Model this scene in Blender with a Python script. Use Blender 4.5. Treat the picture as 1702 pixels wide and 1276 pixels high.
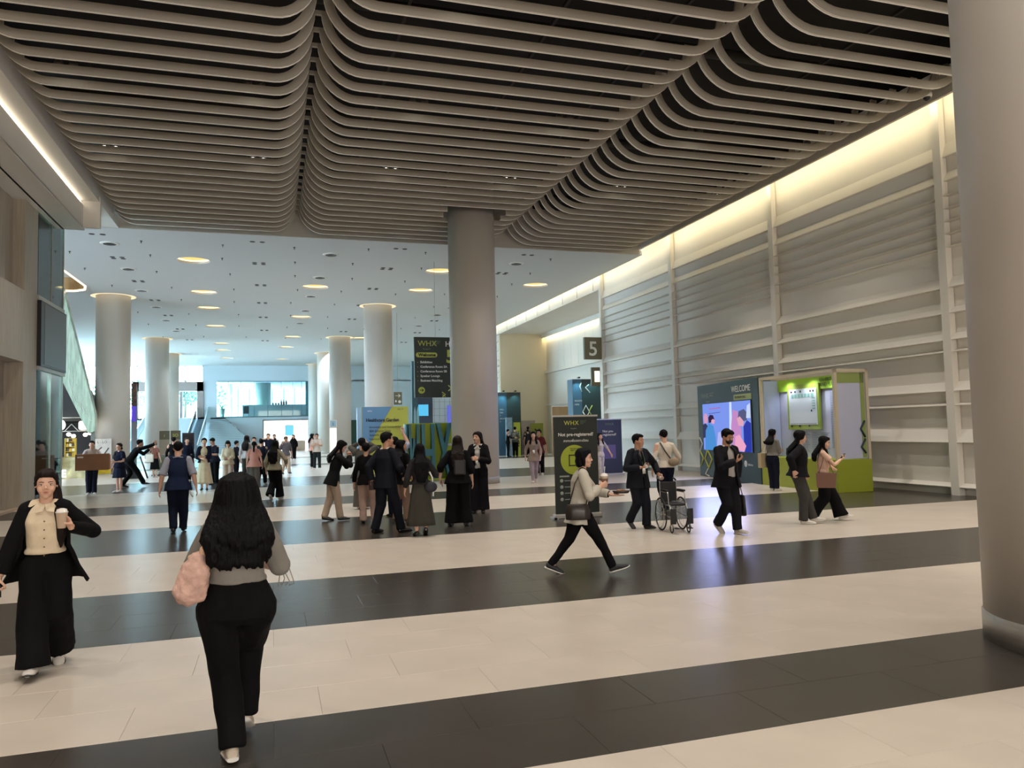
import bpy, bmesh, math, random
from mathutils import Vector, Matrix, noise
S = bpy.context.scene
COL = S.collection
for o in list(bpy.data.objects):
    bpy.data.objects.remove(o, do_unlink=True)

# ------------------------------------------------------------ camera, world, exposure
cam_d = bpy.data.cameras.new('camera'); cam = bpy.data.objects.new('camera', cam_d); COL.objects.link(cam)
cam_d.sensor_width = 36.0; cam_d.lens = 26.863; cam_d.clip_end = 400; cam_d.clip_start = 0.05
_R = Matrix(((0.95413924, 0.00472088, -0.29932596), (-0.29845113, -0.06298969, -0.95234407), (-0.02335035, 0.99800301, -0.05869198)))
_cm = (_R @ Matrix(((1,0,0),(0,1,0),(0,0,1)))).to_4x4()
# camera looks along local -Z, hall runs along +Y
_cm.translation = Vector((0, 0, 1.75))
cam.matrix_world = _cm
S.camera = cam
W = bpy.data.worlds.new('sky'); S.world = W; W.use_nodes = True
bg = W.node_tree.nodes['Background']
bg.inputs['Color'].default_value = (0.64, 0.81, 1.0, 1); bg.inputs['Strength'].default_value = 18.0
S.view_settings.view_transform = 'Standard'; S.view_settings.look = 'None'
S.view_settings.gamma = 1.0; S.view_settings.use_curve_mapping = False
S.view_settings.exposure = 1.0
try:
    S.cycles.max_bounces = 8; S.cycles.diffuse_bounces = 5; S.cycles.glossy_bounces = 3
    S.cycles.transmission_bounces = 6; S.cycles.transparent_max_bounces = 12
    S.cycles.sample_clamp_indirect = 6.0
    S.cycles.caustics_reflective = False; S.cycles.caustics_refractive = False
except Exception:
    pass
WARM = (1.0, 0.74, 0.44); NEUT = (1.0, 0.92, 0.83); COOL = (0.72, 0.87, 1.0)
def lamp(name, kind, loc, energy, color, size=0.1, target=None, spot=120, blend=0.6, sy=None, label=None):
    d = bpy.data.lights.new(name, kind); d.energy = energy; d.color = color
    if kind == 'SPOT': d.spot_size = math.radians(spot); d.spot_blend = blend; d.shadow_soft_size = size
    elif kind == 'AREA':
        d.size = size
        if sy: d.shape = 'RECTANGLE'; d.size_y = sy
    else: d.shadow_soft_size = size
    o = bpy.data.objects.new(name, d); COL.objects.link(o); o.location = loc
    if target is not None:
        o.rotation_euler = (Vector(target) - Vector(loc)).to_track_quat('-Z', 'Y').to_euler()
    return o
# fill light added behind the camera to brighten the near hall
lamp('rear_fill', 'AREA', (4, -12.5, 4.0), 900, (1.0, 0.93, 0.86), 14, target=(4, 10, 3.5), sy=6)
# recessed hall downlights, two rows of the timber-coloured ceiling and the white ceiling beyond
for dx in (-3.85, -0.33, 3.17, 6.67, 10.2, 12.3):
    for dy in (-1.55, 3.45, 7.82, 12.19, 16.56, 20.93):
        lamp('hall_downlight', 'SPOT', (dx, dy, 8.99), 305, NEUT, 0.06, target=(dx, dy, 0), spot=92, blend=1.0)
for dx in (-4.4, 0.2, 4.8, 9.6):
    for dy in (31.5, 37.5, 44.5, 52, 60, 68):
        lamp('lobby_downlight', 'SPOT', (dx, dy, 8.72), 430, (0.76, 0.89, 1.0), 0.06, target=(dx, dy, 0), spot=120, blend=0.9)

# ------------------------------------------------------------ materials
def lin(c):
    out = []
    for v in c[:3]:
        v = v / 255.0
        out.append(v / 12.92 if v <= 0.04045 else ((v + 0.055) / 1.055) ** 2.4)
    return (out[0], out[1], out[2], 1.0)
_M = {}
def mat(name, rgb, rough=0.6, metal=0.0, nscale=0, nvar=0.0, bump=0.0, bscale=60, stretch=None, emit=0, ecol=None, alpha=None, trans=0.0, spec=None):
    if name in _M: return _M[name]
    m = bpy.data.materials.new(name); m.use_nodes = True; _M[name] = m
    nt = m.node_tree; b = nt.nodes['Principled BSDF']
    b.inputs['Base Color'].default_value = lin(rgb); b.inputs['Roughness'].default_value = rough; b.inputs['Metallic'].default_value = metal
    if spec is not None: b.inputs['Specular IOR Level'].default_value = spec
    if trans: b.inputs['Transmission Weight'].default_value = trans
    if alpha is not None: b.inputs['Alpha'].default_value = alpha
    if emit:
        b.inputs['Emission Color'].default_value = lin(ecol or rgb); b.inputs['Emission Strength'].default_value = emit
    if nvar or bump:
        tc = nt.nodes.new('ShaderNodeTexCoord'); mp = nt.nodes.new('ShaderNodeMapping')
        nt.links.new(tc.outputs['Object'], mp.inputs['Vector'])
        if stretch: mp.inputs['Scale'].default_value = stretch
    if nvar:
        n = nt.nodes.new('ShaderNodeTexNoise'); n.inputs['Scale'].default_value = nscale; n.inputs['Detail'].default_value = 4
        nt.links.new(mp.outputs[0], n.inputs['Vector'])
        r = nt.nodes.new('ShaderNodeValToRGB')
        c = lin(rgb); lo = [v * (1 - nvar) for v in c[:3]] + [1]; hi = [min(1, v * (1 + nvar)) for v in c[:3]] + [1]
        r.color_ramp.elements[0].position = 0.3; r.color_ramp.elements[0].color = lo
        r.color_ramp.elements[1].position = 0.7; r.color_ramp.elements[1].color = hi
        nt.links.new(n.outputs['Fac'], r.inputs['Fac']); nt.links.new(r.outputs['Color'], b.inputs['Base Color'])
    if bump:
        n2 = nt.nodes.new('ShaderNodeTexNoise'); n2.inputs['Scale'].default_value = bscale; n2.inputs['Detail'].default_value = 3
        nt.links.new(mp.outputs[0], n2.inputs['Vector'])
        bp = nt.nodes.new('ShaderNodeBump'); bp.inputs['Strength'].default_value = bump; bp.inputs['Distance'].default_value = 0.02
        nt.links.new(n2.outputs['Fac'], bp.inputs['Height']); nt.links.new(bp.outputs['Normal'], b.inputs['Normal'])
    return m
def emat(name, rgb, s):
    if name in _M: return _M[name]
    m = bpy.data.materials.new(name); m.use_nodes = True; _M[name] = m
    nt = m.node_tree; nt.nodes.clear()
    e = nt.nodes.new('ShaderNodeEmission'); e.inputs['Color'].default_value = lin(rgb); e.inputs['Strength'].default_value = s * 0.55
    o = nt.nodes.new('ShaderNodeOutputMaterial'); nt.links.new(e.outputs[0], o.inputs['Surface'])
    return m
def glassmat(name, rgb, tint=0.75, gloss=0.12):
    if name in _M: return _M[name]
    m = bpy.data.materials.new(name); m.use_nodes = True; _M[name] = m
    nt = m.node_tree; nt.nodes.clear()
    t = nt.nodes.new('ShaderNodeBsdfTransparent'); c = lin(rgb); t.inputs['Color'].default_value = c
    g = nt.nodes.new('ShaderNodeBsdfGlossy'); g.inputs['Roughness'].default_value = 0.03; g.inputs['Color'].default_value = (0.9, 1, 1, 1)
    mx = nt.nodes.new('ShaderNodeMixShader'); f = nt.nodes.new('ShaderNodeFresnel'); f.inputs['IOR'].default_value = 1.45
    nt.links.new(f.outputs[0], mx.inputs['Fac']); nt.links.new(t.outputs[0], mx.inputs[1]); nt.links.new(g.outputs[0], mx.inputs[2])
    o = nt.nodes.new('ShaderNodeOutputMaterial'); nt.links.new(mx.outputs[0], o.inputs['Surface'])
    return m
white = mat('white_plaster', (222, 219, 212), 0.75, nscale=1.2, nvar=0.02)
white2 = mat('white_column_paint', (200, 194, 186), 0.55, nscale=0.6, nvar=0.03)
wallw = mat('white_wall_panel', (222, 217, 206), 0.6)
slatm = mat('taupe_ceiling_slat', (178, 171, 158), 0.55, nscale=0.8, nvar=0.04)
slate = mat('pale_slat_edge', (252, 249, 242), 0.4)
plenum = mat('dark_plenum', (17, 14, 12), 0.9)
woodm = mat('pale_wood_cladding', (170, 161, 146), 0.5, nscale=3, nvar=0.12, stretch=(9, 9, 0.35))
floorl = mat('pale_stone_floor', (194, 183, 170), 0.30, nscale=1.6, nvar=0.07, bump=0.02, bscale=160)
floord = mat('dark_stone_floor', (59, 55, 50), 0.26, nscale=2.2, nvar=0.10, bump=0.02, bscale=200)
grout = mat('floor_joint', (110, 104, 98), 0.8)
steel = mat('brushed_steel', (178, 175, 168), 0.4, 0.45, nscale=5, nvar=0.12, stretch=(1, 1, 8))
chrome = mat('chrome', (200, 200, 200), 0.15, 1.0)
blackm = mat('black_plastic', (16, 16, 18), 0.4)
bluegrey = mat('blue_grey_ceiling', (206, 208, 208), 0.8)
screenm = mat('dark_screen_mesh', (58, 64, 68), 0.35)
greenglass = mat('pale_green_gloss_cladding', (176, 196, 176), 0.12, nscale=2.2, nvar=0.28, stretch=(5, 1, .6))
limem = mat('lime_green_board', (190, 204, 48), 0.5)
tealm = mat('dark_teal_board', (40, 58, 58), 0.5)
tealm2 = mat('petrol_blue_board', (40, 92, 110), 0.5)
oliveg = mat('olive_sign', (108, 100, 78), 0.5)
whitep = mat('white_print', (232, 232, 226), 0.6)
limep = mat('lime_print', (196, 200, 92), 0.6)
blackp = mat('black_print', (22, 24, 22), 0.6)
coveE = emat('warm_cove_led', (255, 240, 200), 17.0)
coveL = emat('left_cove_led', (255, 240, 214), 5.0)
ORD = ['first', 'second', 'third', 'fourth', 'fifth', 'sixth', 'seventh', 'eighth', 'ninth', 'tenth']
coffE = emat('warm_coffer_disc', (255, 214, 130), 1.15)
coffR = emat('warm_coffer_rim', (255, 222, 150), 3.0)
clearg = glassmat('clear_greenish_glass', (226, 240, 238))
tintg = glassmat('green_tinted_glass', (150, 188, 184))

# ------------------------------------------------------------ mesh helpers
class MB:
    def __init__(s): s.v = []; s.f = []; s.m = []; s.sm = []
    def add(s, vs, fs, mi=0, smooth=False):
        b = len(s.v); s.v += [tuple(v) for v in vs]
        for f in fs: s.f.append(tuple(b + i for i in f)); s.m.append(mi); s.sm.append(smooth)
        return s
    def box(s, x0, x1, y0, y1, z0, z1, mi=0):
        x0, x1 = min(x0, x1), max(x0, x1); y0, y1 = min(y0, y1), max(y0, y1); z0, z1 = min(z0, z1), max(z0, z1)
        return s.add([(x0,y0,z0),(x1,y0,z0),(x1,y1,z0),(x0,y1,z0),(x0,y0,z1),(x1,y0,z1),(x1,y1,z1),(x0,y1,z1)],
                     [(0,3,2,1),(4,5,6,7),(0,1,5,4),(1,2,6,5),(2,3,7,6),(3,0,4,7)], mi)
    def quad(s, a, b, c, d, mi=0): return s.add([a, b, c, d], [(0, 1, 2, 3)], mi)
    def lathe(s, prof, cx=0, cy=0, n=32, mi=0, smooth=True, cap=True):
        vs = []; fs = []
        for r, z in prof:
            for i in range(n):
                a = 2 * math.pi * i / n; vs.append((cx + r * math.cos(a), cy + r * math.sin(a), z))
        for k in range(len(prof) - 1):
            for i in range(n):
                j = (i + 1) % n; fs.append((k*n+i, k*n+j, (k+1)*n+j, (k+1)*n+i))
        s.add(vs, fs, mi, smooth)
        if cap:
            b = len(s.v) - len(vs)
            s.f.append(tuple(b + i for i in reversed(range(n)))); s.m.append(mi); s.sm.append(False)
            s.f.append(tuple(b + (len(prof)-1)*n + i for i in range(n))); s.m.append(mi); s.sm.append(False)
        return s
    def prism(s, poly, axis, a0, a1, mi=0):
        """poly 2D points; axis 'y': poly in xz; 'x': poly in yz; 'z': poly in xy"""
        def P(p, a):
            return {'y': (p[0], a, p[1]), 'x': (a, p[0], p[1]), 'z': (p[0], p[1], a)}[axis]
        n = len(poly); vs = [P(p, a0) for p in poly] + [P(p, a1) for p in poly]
        fs = [tuple(range(n)), tuple(range(2*n-1, n-1, -1))] + [(i, i+n, (i+1) % n + n, (i+1) % n) for i in range(n)]
        return s.add(vs, fs, mi)
    def tube(s, pts, rad, n=8, side=None, cap=True, mi=0, smooth=True):
        """rad: float or list; entries float or (r_side, r_other)"""
        pts = [Vector(p) for p in pts]; m = len(pts)
        if not isinstance(rad, (list,)): rad = [rad] * m
        T = []
        for i in range(m):
            t = (pts[min(i+1, m-1)] - pts[max(i-1, 0)])
            T.append(t.normalized() if t.length > 1e-9 else Vector((0, 0, 1)))
        sd = Vector(side) if side is not None else (Vector((1, 0, 0)) if abs(T[0].x) < 0.9 else Vector((0, 1, 0)))
        vs = []
        for i in range(m):
            sd2 = sd - T[i] * sd.dot(T[i])
            if sd2.length < 1e-4: sd2 = T[i].orthogonal()
            sd2.normalize(); ot = T[i].cross(sd2)
            if side is None: sd = sd2
            r = rad[i]; ra, rb = (r, r) if not isinstance(r, (tuple, list)) else r
            for k in range(n):
                a = 2 * math.pi * k / n
                vs.append(pts[i] + sd2 * (ra * math.cos(a)) + ot * (rb * math.sin(a)))
        fs = []
        for i in range(m - 1):
            for k in range(n):
                j = (k + 1) % n; fs.append((i*n+k, i*n+j, (i+1)*n+j, (i+1)*n+k))
        b = len(s.v); s.add(vs, fs, mi, smooth)
        if cap:
            s.f.append(tuple(b + k for k in reversed(range(n)))); s.m.append(mi); s.sm.append(False)
            s.f.append(tuple(b + (m-1)*n + k for k in range(n))); s.m.append(mi); s.sm.append(False)
        return s
    def ell(s, c, r, M=None, nu=14, nv=9, mi=0):
        c = Vector(c); vs = []; fs = []
        def T(v):
            v = Vector(v); v = (M @ v) if M is not None else v
            return c + v
        vs.append(T((0, 0, r[2])))
        for i in range(1, nv):
            th = math.pi * i / nv
            for k in range(nu):
                a = 2 * math.pi * k / nu
                vs.append(T((r[0]*math.sin(th)*math.cos(a), r[1]*math.sin(th)*math.sin(a), r[2]*math.cos(th))))
        vs.append(T((0, 0, -r[2])))
        for k in range(nu): fs.append((0, 1 + k, 1 + (k+1) % nu))
        for i in range(nv - 2):
            for k in range(nu):
                j = (k+1) % nu; a = 1 + i*nu; b = a + nu; fs.append((a+k, b+k, b+j, a+j))
        L = 1 + (nv-1)*nu; a = 1 + (nv-2)*nu
        for k in range(nu): fs.append((a + k, L, a + (k+1) % nu))
        return s.add(vs, fs, mi, True)
    def mesh(s, name, mats):
        me = bpy.data.meshes.new(name); me.from_pydata(s.v, [], s.f)
        for m in (mats if isinstance(mats, (list, tuple)) else [mats]): me.materials.append(m)
        me.polygons.foreach_set('material_index', s.m); me.polygons.foreach_set('use_smooth', s.sm)
        me.validate(); me.update()
        return me
    def build(s, name, mats, parent=None, loc=None, rz=0, bevel=0):
        me = s.mesh(name, mats)
        o = bpy.data.objects.new(name, me); COL.objects.link(o)
        if parent: o.parent = parent
        if loc is not None: o.location = loc
        o.rotation_euler.z = rz
        if bevel:
            b = o.modifiers.new('bevel', 'BEVEL'); b.width = bevel; b.segments = 2; b.limit_method = 'ANGLE'
        return o
def inst(name, me, parent=None, loc=(0,0,0), rz=0):
    o = bpy.data.objects.new(name, me); COL.objects.link(o); o.location = loc; o.rotation_euler.z = rz
    if parent: o.parent = parent
    return o
def empty(name, loc=(0,0,0), rz=0):
    o = bpy.data.objects.new(name, None); COL.objects.link(o); o.location = loc; o.rotation_euler.z = rz; o.empty_display_size = 0.2
    return o
def tag(o, label, cat, group=None, kind=None):
    o['label'] = label; o['category'] = cat
    if group: o['group'] = group
    if kind: o['kind'] = kind
    return o
def struct(o): o['kind'] = 'structure'; return o
def text(body, size, loc, rot, m, parent, align='LEFT', name='lettering', ext=0.002, spacing=1.0, bold=0.0):
    cu = bpy.data.curves.new(name, 'FONT'); cu.body = body; cu.size = size; cu.extrude = ext; cu.align_x = align; cu.space_character = spacing
    cu.resolution_u = 3; cu.offset = bold
    t = bpy.data.objects.new('tmp', cu); COL.objects.link(t)
    dg = bpy.context.evaluated_depsgraph_get(); me = bpy.data.meshes.new_from_object(t.evaluated_get(dg))
    bpy.data.objects.remove(t, do_unlink=True)
    me.materials.clear(); me.materials.append(m)
    o = bpy.data.objects.new(name, me); COL.objects.link(o); o.parent = parent; o.location = loc; o.rotation_euler = rot
    return o
FR = (math.pi/2, 0, 0)     # lettering that faces -Y

# ------------------------------------------------------------ floor
floor = struct(empty('floor'))
edges = [(-14, 1.57, 0), (1.57, 2.72, 1), (2.72, 3.87, 0), (3.87, 5.02, 1), (5.02, 7.32, 0), (7.32, 9.62, 1), (9.62, 12.78, 0), (12.78, 16.3, 1), (16.3, 19.45, 0),
         (19.45, 21.75, 1), (21.75, 27.0, 0), (27.0, 32.6, 1), (32.6, 44.0, 0), (44.0, 46.5, 1), (46.5, 58.0, 0), (58.0, 61.0, 1), (61.0, 84.0, 0)]
edges[1] = (1.57, 2.72, 0)
TX0, TX1, TY0, TY1 = -4.31, 8.485, 2.72, 12.78
fb = MB()
for a, b, d in edges:
    if a >= TY0 - 0.01 and b <= TY1 + 0.01:
        fb.box(-24, TX0, a, b, -0.3, 0, d); fb.box(TX1, 30, a, b, -0.3, 0, d); fb.box(TX0, TX1, a, b, -0.3, -0.012, 2)
    else: fb.box(-24, 30, a, b, -0.3, 0, d)
fb.build('floor_slab', [floorl, floord, grout], floor)
def tile_mesh(w, h, m):
    g = 0.0007; e = 0.0012
    b = MB(); x0, x1, y0, y1 = g, w-g, g, h-g
    v = [(x0,y0,-0.012),(x1,y0,-0.012),(x1,y1,-0.012),(x0,y1,-0.012),(x0,y0,-e),(x1,y0,-e),(x1,y1,-e),(x0,y1,-e),(x0+e,y0+e,0),(x1-e,y0+e,0),(x1-e,y1-e,0),(x0+e,y1-e,0)]
    b.add(v, [(8,9,10,11),(4,5,9,8),(5,6,10,9),(6,7,11,10),(7,4,8,11),(0,1,5,4),(1,2,6,5),(2,3,7,6),(3,0,4,7)])
    return b.mesh('floor_tile', m)
nrow = 16
y = 2.72; k = 0; _tm = {}
while y < TY1 - 0.05:
    h = 0.575 if y < 9.5 else (TY1 - 9.62) / 5
    d = [e[2] for e in edges if e[0] <= y + 0.2 < e[1]][0]
    off = [0.0, 0.575, 0.29, 0.86][k % 4]
    xs = [TX0] + [x for x in [TX0 + off + 1.15 * i for i in range(0, 13)] if TX0 + 0.1 < x < TX1 - 0.1] + [TX1]
    for a, b in zip(xs[:-1], xs[1:]):
        key = (round(b - a, 3), round(h, 3), d)
        if key not in _tm: _tm[key] = tile_mesh(b - a, h, floord if d else floorl)
        inst('floor_tile', _tm[key], floor, (a, y, 0))
    y += h; k += 1

# ------------------------------------------------------------ slatted ceiling
ZC = 8.8
ceil = struct(empty('ceiling'))
def bay_path(x0, x1, left, right, r=0.9, rx=0.85, n=9):
    """bottom line of a slat in xz, curving up at its ends"""
    p = []
    if left:
        for i in range(n + 1):
            a = math.pi/2 * (1 - i / n); p.append((x0 + rx - rx*math.sin(a), ZC + r - r*math.cos(a)))
    else: p.append((x0, ZC))
    if right:
        for i in range(n + 1):
            a = math.pi/2 * (i / n); p.append((x1 - rx + rx*math.sin(a), ZC + r - r*math.cos(a)))
    else: p.append((x1, ZC))
    return p
def slat_mesh(path, h=0.165, t=0.062):
    prof = [(0, 0), (0, 0.016), (0.012, 0.022), (0.012, 0.04), (0, 0.046), (0, t), (h, t), (h, 0.008), (0.03, 0.008), (0.03, 0)]
    n = len(path); vs = []; m = len(prof)
    for i, p in enumerate(path):
        a = path[max(0, i-1)]; b = path[min(n-1, i+1)]
        dx, dz = b[0]-a[0], b[1]-a[1]; L = math.hypot(dx, dz); nx, nz = -dz/L, dx/L
        for (o, yy) in prof: vs.append((p[0] + nx*o, yy, p[1] + nz*o))
    fs = []
    for i in range(n - 1):
        for k in range(m):
            j = (k+1) % m; fs.append((i*m+k, i*m+j, (i+1)*m+j, (i+1)*m+k))
    b = MB(); b.add(vs, fs, 0, False); b.f += [tuple(range(m)), tuple((n-1)*m + k for k in reversed(range(m)))]; b.m += [0, 0]; b.sm += [False, False]
    
    b.m = [0] * len(b.m)
    for q in range(n - 1):
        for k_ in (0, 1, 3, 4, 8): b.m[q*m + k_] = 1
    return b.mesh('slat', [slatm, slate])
V1, V2 = 0.86, 8.5
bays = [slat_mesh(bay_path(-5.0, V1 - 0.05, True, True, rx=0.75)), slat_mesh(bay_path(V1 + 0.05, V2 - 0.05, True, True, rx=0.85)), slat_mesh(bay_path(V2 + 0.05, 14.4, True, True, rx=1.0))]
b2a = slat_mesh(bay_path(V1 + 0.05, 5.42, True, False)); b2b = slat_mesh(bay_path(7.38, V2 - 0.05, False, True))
bridge = MB().box(-0.1, 0.1, 0, 0.06, ZC + 0.82, ZC + 0.9).mesh('slat_bridge', slatm)
yk = 12.47 - 0.6245 * 12
while yk < 28.05:
    near_col = 23.1 < yk < 24.9
    for i, me in enumerate(bays):
        if i == 1 and near_col:
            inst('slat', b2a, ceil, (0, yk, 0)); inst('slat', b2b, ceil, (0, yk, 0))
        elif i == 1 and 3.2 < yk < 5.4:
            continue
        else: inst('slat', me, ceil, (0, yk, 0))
    for vx in (V1, V2): inst('slat_bridge', bridge, ceil, (vx, yk, 0))
    yk += 0.6245
pb = MB()
pb.box(-6.2, 15.2, -14, 28.3, 10.4, 10.5); pb.box(-6.2, -6.1, -14, 28.3, 9.4, 10.4); pb.box(14.5, 14.56, -14, 28.3, 9.5, 10.4)
pb.build('dark_ceiling_void', plenum, ceil)
en = MB(); en.box(-5.4, 14.45, 28.06, 28.14, ZC, 10.4); en.build('end_board', slatm, ceil)
# services up in the dark void: ducts and hangers seen through the gaps
dv = MB()
for yy in (9.0, 14.5, 20.0, 25.5): dv.tube([(-6, yy, 10.05), (14.4, yy, 10.05)], 0.13, 10)
for xx in (2.4, 5.2, 7.4, 11.5): dv.box(xx, xx+0.06, -4, 28, 9.55, 9.62)
dv.build('duct', mat('void_duct', (38, 34, 30), 0.7), ceil)
# white lobby ceiling with round coffers and the wood-lined opening
coffers = [(-3, 32.76), (-3.2, 40.0), (-3.33, 44.95), (-3.48, 52.36), (-3.7, 62.3), (-3.9, 67.2), (-4, 74), (2, 37.65), (1.67, 47.6), (1.41, 57.5), (1.1, 64.4), (0.9, 74.9), (7.1, 32.95), (7.14, 37.7), (6.3, 57.75), (12.42, 35.3)]
CR = 0.62
bm = bmesh.new()
def loop(pts):
    vs = [bm.verts.new(p) for p in pts]; return [bm.edges.new((vs[i], vs[(i+1) % len(vs)])) for i in range(len(vs))]
es = loop([(-24, 28.14, ZC), (14.6, 28.14, ZC), (14.6, 84, ZC), (-24, 84, ZC)])
for cx, cy in coffers: es += loop([(cx + CR*math.cos(2*math.pi*i/28), cy + CR*math.sin(2*math.pi*i/28), ZC) for i in range(28)])
hole = [(-8.3, 35.0), (-8.22, 39.2), (-8.45, 40.2), (-9.0, 40.65), (-12.5, 40.9), (-12.5, 35.0)]
es += loop([(x, y_, ZC) for x, y_ in hole])
bmesh.ops.triangle_fill(bm, use_beauty=True, use_dissolve=False, edges=es)
me = bpy.data.meshes.new('white_ceiling'); bm.to_mesh(me); bm.free(); me.materials.append(bluegrey)
o = bpy.data.objects.new('white_ceiling', me); COL.objects.link(o); o.parent = ceil
MB().box(-24, 14.6, 28.2, 84, 9.45, 9.6).build('ceiling_slab', bluegrey, ceil)
rm = MB().lathe([(CR + 0.012, ZC - 0.006), (CR + 0.012, ZC + 0.0), (CR, ZC + 0.001), (CR, ZC + 0.25)], n=28, cap=False).mesh('coffer', white)
dm = MB().lathe([(CR - 0.001, ZC + 0.18), (CR - 0.001, ZC + 0.2)], n=28).mesh('light_disc', coffE)
dr = MB().lathe([(CR - 0.002, ZC + 0.09), (CR - 0.04, ZC + 0.12), (CR - 0.002, ZC + 0.14)], n=28, cap=False).mesh('led_rim', coffR)
for i, (cx, cy) in enumerate(coffers):
    r = empty('ceiling_light', (cx, cy, 0)); inst('coffer', rm, r); inst('light_disc', dm, r); inst('led_rim', dr, r)
    row = 0 if cx < -1 else 1 if cx < 5 and cx > 0 else 2
    rowc = [c for c in coffers if (0 if c[0] < -1 else 1 if c[0] < 5 else 2) == row]; rowc.sort(key=lambda c: c[1])
    tag(r, 'round warm-lit coffer light, %s from the front in the %s row' % (ORD[rowc.index((cx, cy))], ('left', 'middle', 'right')[row]), 'ceiling light', 'round coffer lights in the white ceiling')
w = MB(); n = len(hole)
for i in range(n):
    a = hole[i]; b = hole[(i+1) % n]
    w.quad((a[0], a[1], ZC), (b[0], b[1], ZC), (b[0], b[1], ZC + 1.6), (a[0], a[1], ZC + 1.6))
w.quad(*[(x, y_, ZC + 1.6) for x, y_ in ((-12.5, 35), (-8.2, 35), (-8.2, 41), (-12.5, 41))])
w.build('opening_lining', mat('warm_wood_lining', (176, 140, 92), 0.5, nscale=2, nvar=0.1, stretch=(6, 6, .4)), ceil)
l = MB()
for i in range(4):
    a = hole[i]; b = hole[i+1]; l.tube([(a[0], a[1], ZC - 0.0), (b[0], b[1], ZC - 0.0)], 0.05, 6)
l.build('opening_led_edge', emat('opening_led', (255, 240, 205), 2.2), ceil)

# downlight pairs in the slatted ceiling
ring = MB().lathe([(0.075, 0.0), (0.085, 0.0), (0.085, 0.09), (0.05, 0.14)], n=16, cap=False).mesh('bezel', mat('lamp_bezel', (120, 116, 110), 0.4, 0.6))
lens = MB().lathe([(0.05, 0.02), (0.0505, 0.05)], n=12).mesh('lens', emat('downlight_lens', (255, 250, 235), 7.0))
for gi, gx in enumerate((-3.85, -0.33, 3.17, 6.67, 10.2, 13.7)):
    for gj, gy in enumerate((7.82, 12.19, 16.56, 20.93)):
        for s in (-0.13, 0.13):
            if gx > 13.5 and s > 0: continue
            r = empty('downlight', (gx + s, gy, 9.06)); inst('bezel', ring, r); inst('lens', lens, r)
            tag(r, '%s lamp of the %s pair from the left, %s row back between the slats' % ('left' if s < 0 else 'right', ORD[gi], ORD[gj]), 'downlight', 'paired downlights between the ceiling slats')
# services flush on the white ceiling
ringm = MB().lathe([(0.17, -0.02), (0.27, -0.03), (0.33, -0.004), (0.33, 0.0)], n=24, cap=False).mesh('diffuser_ring', whitep)
ringd = MB().lathe([(0.0, -0.012), (0.11, -0.02), (0.17, -0.004)], n=20, cap=False).mesh('diffuser_core', mat('dark_diffuser', (38, 40, 44), .5))
ringk = MB().lathe([(0.155, -0.022), (0.22, -0.034)], n=20, cap=False).mesh('diffuser_slot', mat('diffuser_slot_grey', (84, 84, 88), .5))
DIFF = [(-5.6, 30.4), (-5.71, 34.9), (-5.96, 40), (-5.98, 44.95), (-6.1, 50), (-6.1, 55), (2.24, 30.6), (2.09, 35.26), (1.92, 40.2), (1.84, 45), (1.7, 50.2), (9.98, 30.74), (9.9, 35.8), (9.7, 40.6), (9.62, 45.45), (9.38, 50.35)]
for x, y_ in DIFF:
    r = empty('ceiling_diffuser', (x, y_, ZC)); inst('diffuser_ring', ringm, r); inst('diffuser_core', ringd, r); inst('diffuser_slot', ringk, r)
    dk_ = [q for q in DIFF if abs(q[0] - x) < 2]; tag(r, 'round air diffuser with dark core, %s from the front in the %s row' % (ORD[dk_.index((x, y_))], 'left' if x < 0 else 'middle' if x < 5 else 'right'), 'air diffuser', 'round air diffusers in the white ceiling')
dlm = MB().lathe([(0.0, -0.006), (0.085, -0.012), (0.1, 0)], n=12, cap=False).mesh('recessed_spot', mat('spot_recess', (46, 46, 48), .6))
for ci, x in enumerate((-5.75, -0.5, 4.75, 9.95)):
    for cj, y_ in enumerate((29.1, 32.8, 37.6, 42.7, 48, 54, 60)):
        for s in (-0.17, 0.17):
            for q in ((0,) if y_ < 32 else (-0.12, 0.14)):
                r = inst('recessed_spot', dlm, None, (x + s, y_ + q, ZC))
                tag(r, '%s%s ceiling spot of the %s cluster back, %s cluster line from the left' % ('' if y_ < 32 else 'front ' if q < 0 else 'rear ', 'left' if s < 0 else 'right', ORD[cj], ORD[ci]), 'recessed spot', 'clustered recessed spots in the white ceiling')
spm = MB().lathe([(0.012, -0.07), (0.03, -0.075), (0.012, -0.06), (0.012, -0.02), (0.04, -0.015), (0.045, 0)], n=8).mesh('sprinkler', mat('sprinkler_grey', (60, 60, 62), .5, .4))
random.seed(4)
for si, x in enumerate((-7.2, -4.6, -1.9, 1.0, 3.4, 6.0, 8.6, 11.3)):
    for sj, y_ in enumerate((29.6, 32.2, 35.1, 38.6, 42.5, 47, 52, 58)):
        if x == 6.0 and y_ == 58: continue
        r = inst('sprinkler', spm, None, (x + random.uniform(-.2, .2), y_ + random.uniform(-.3, .3), ZC))
        tag(r, 'tiny ceiling sprinkler, %s from the front in the %s line from the left' % (ORD[sj], ORD[si]), 'sprinkler', 'sprinkler heads on the white ceiling')

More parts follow.
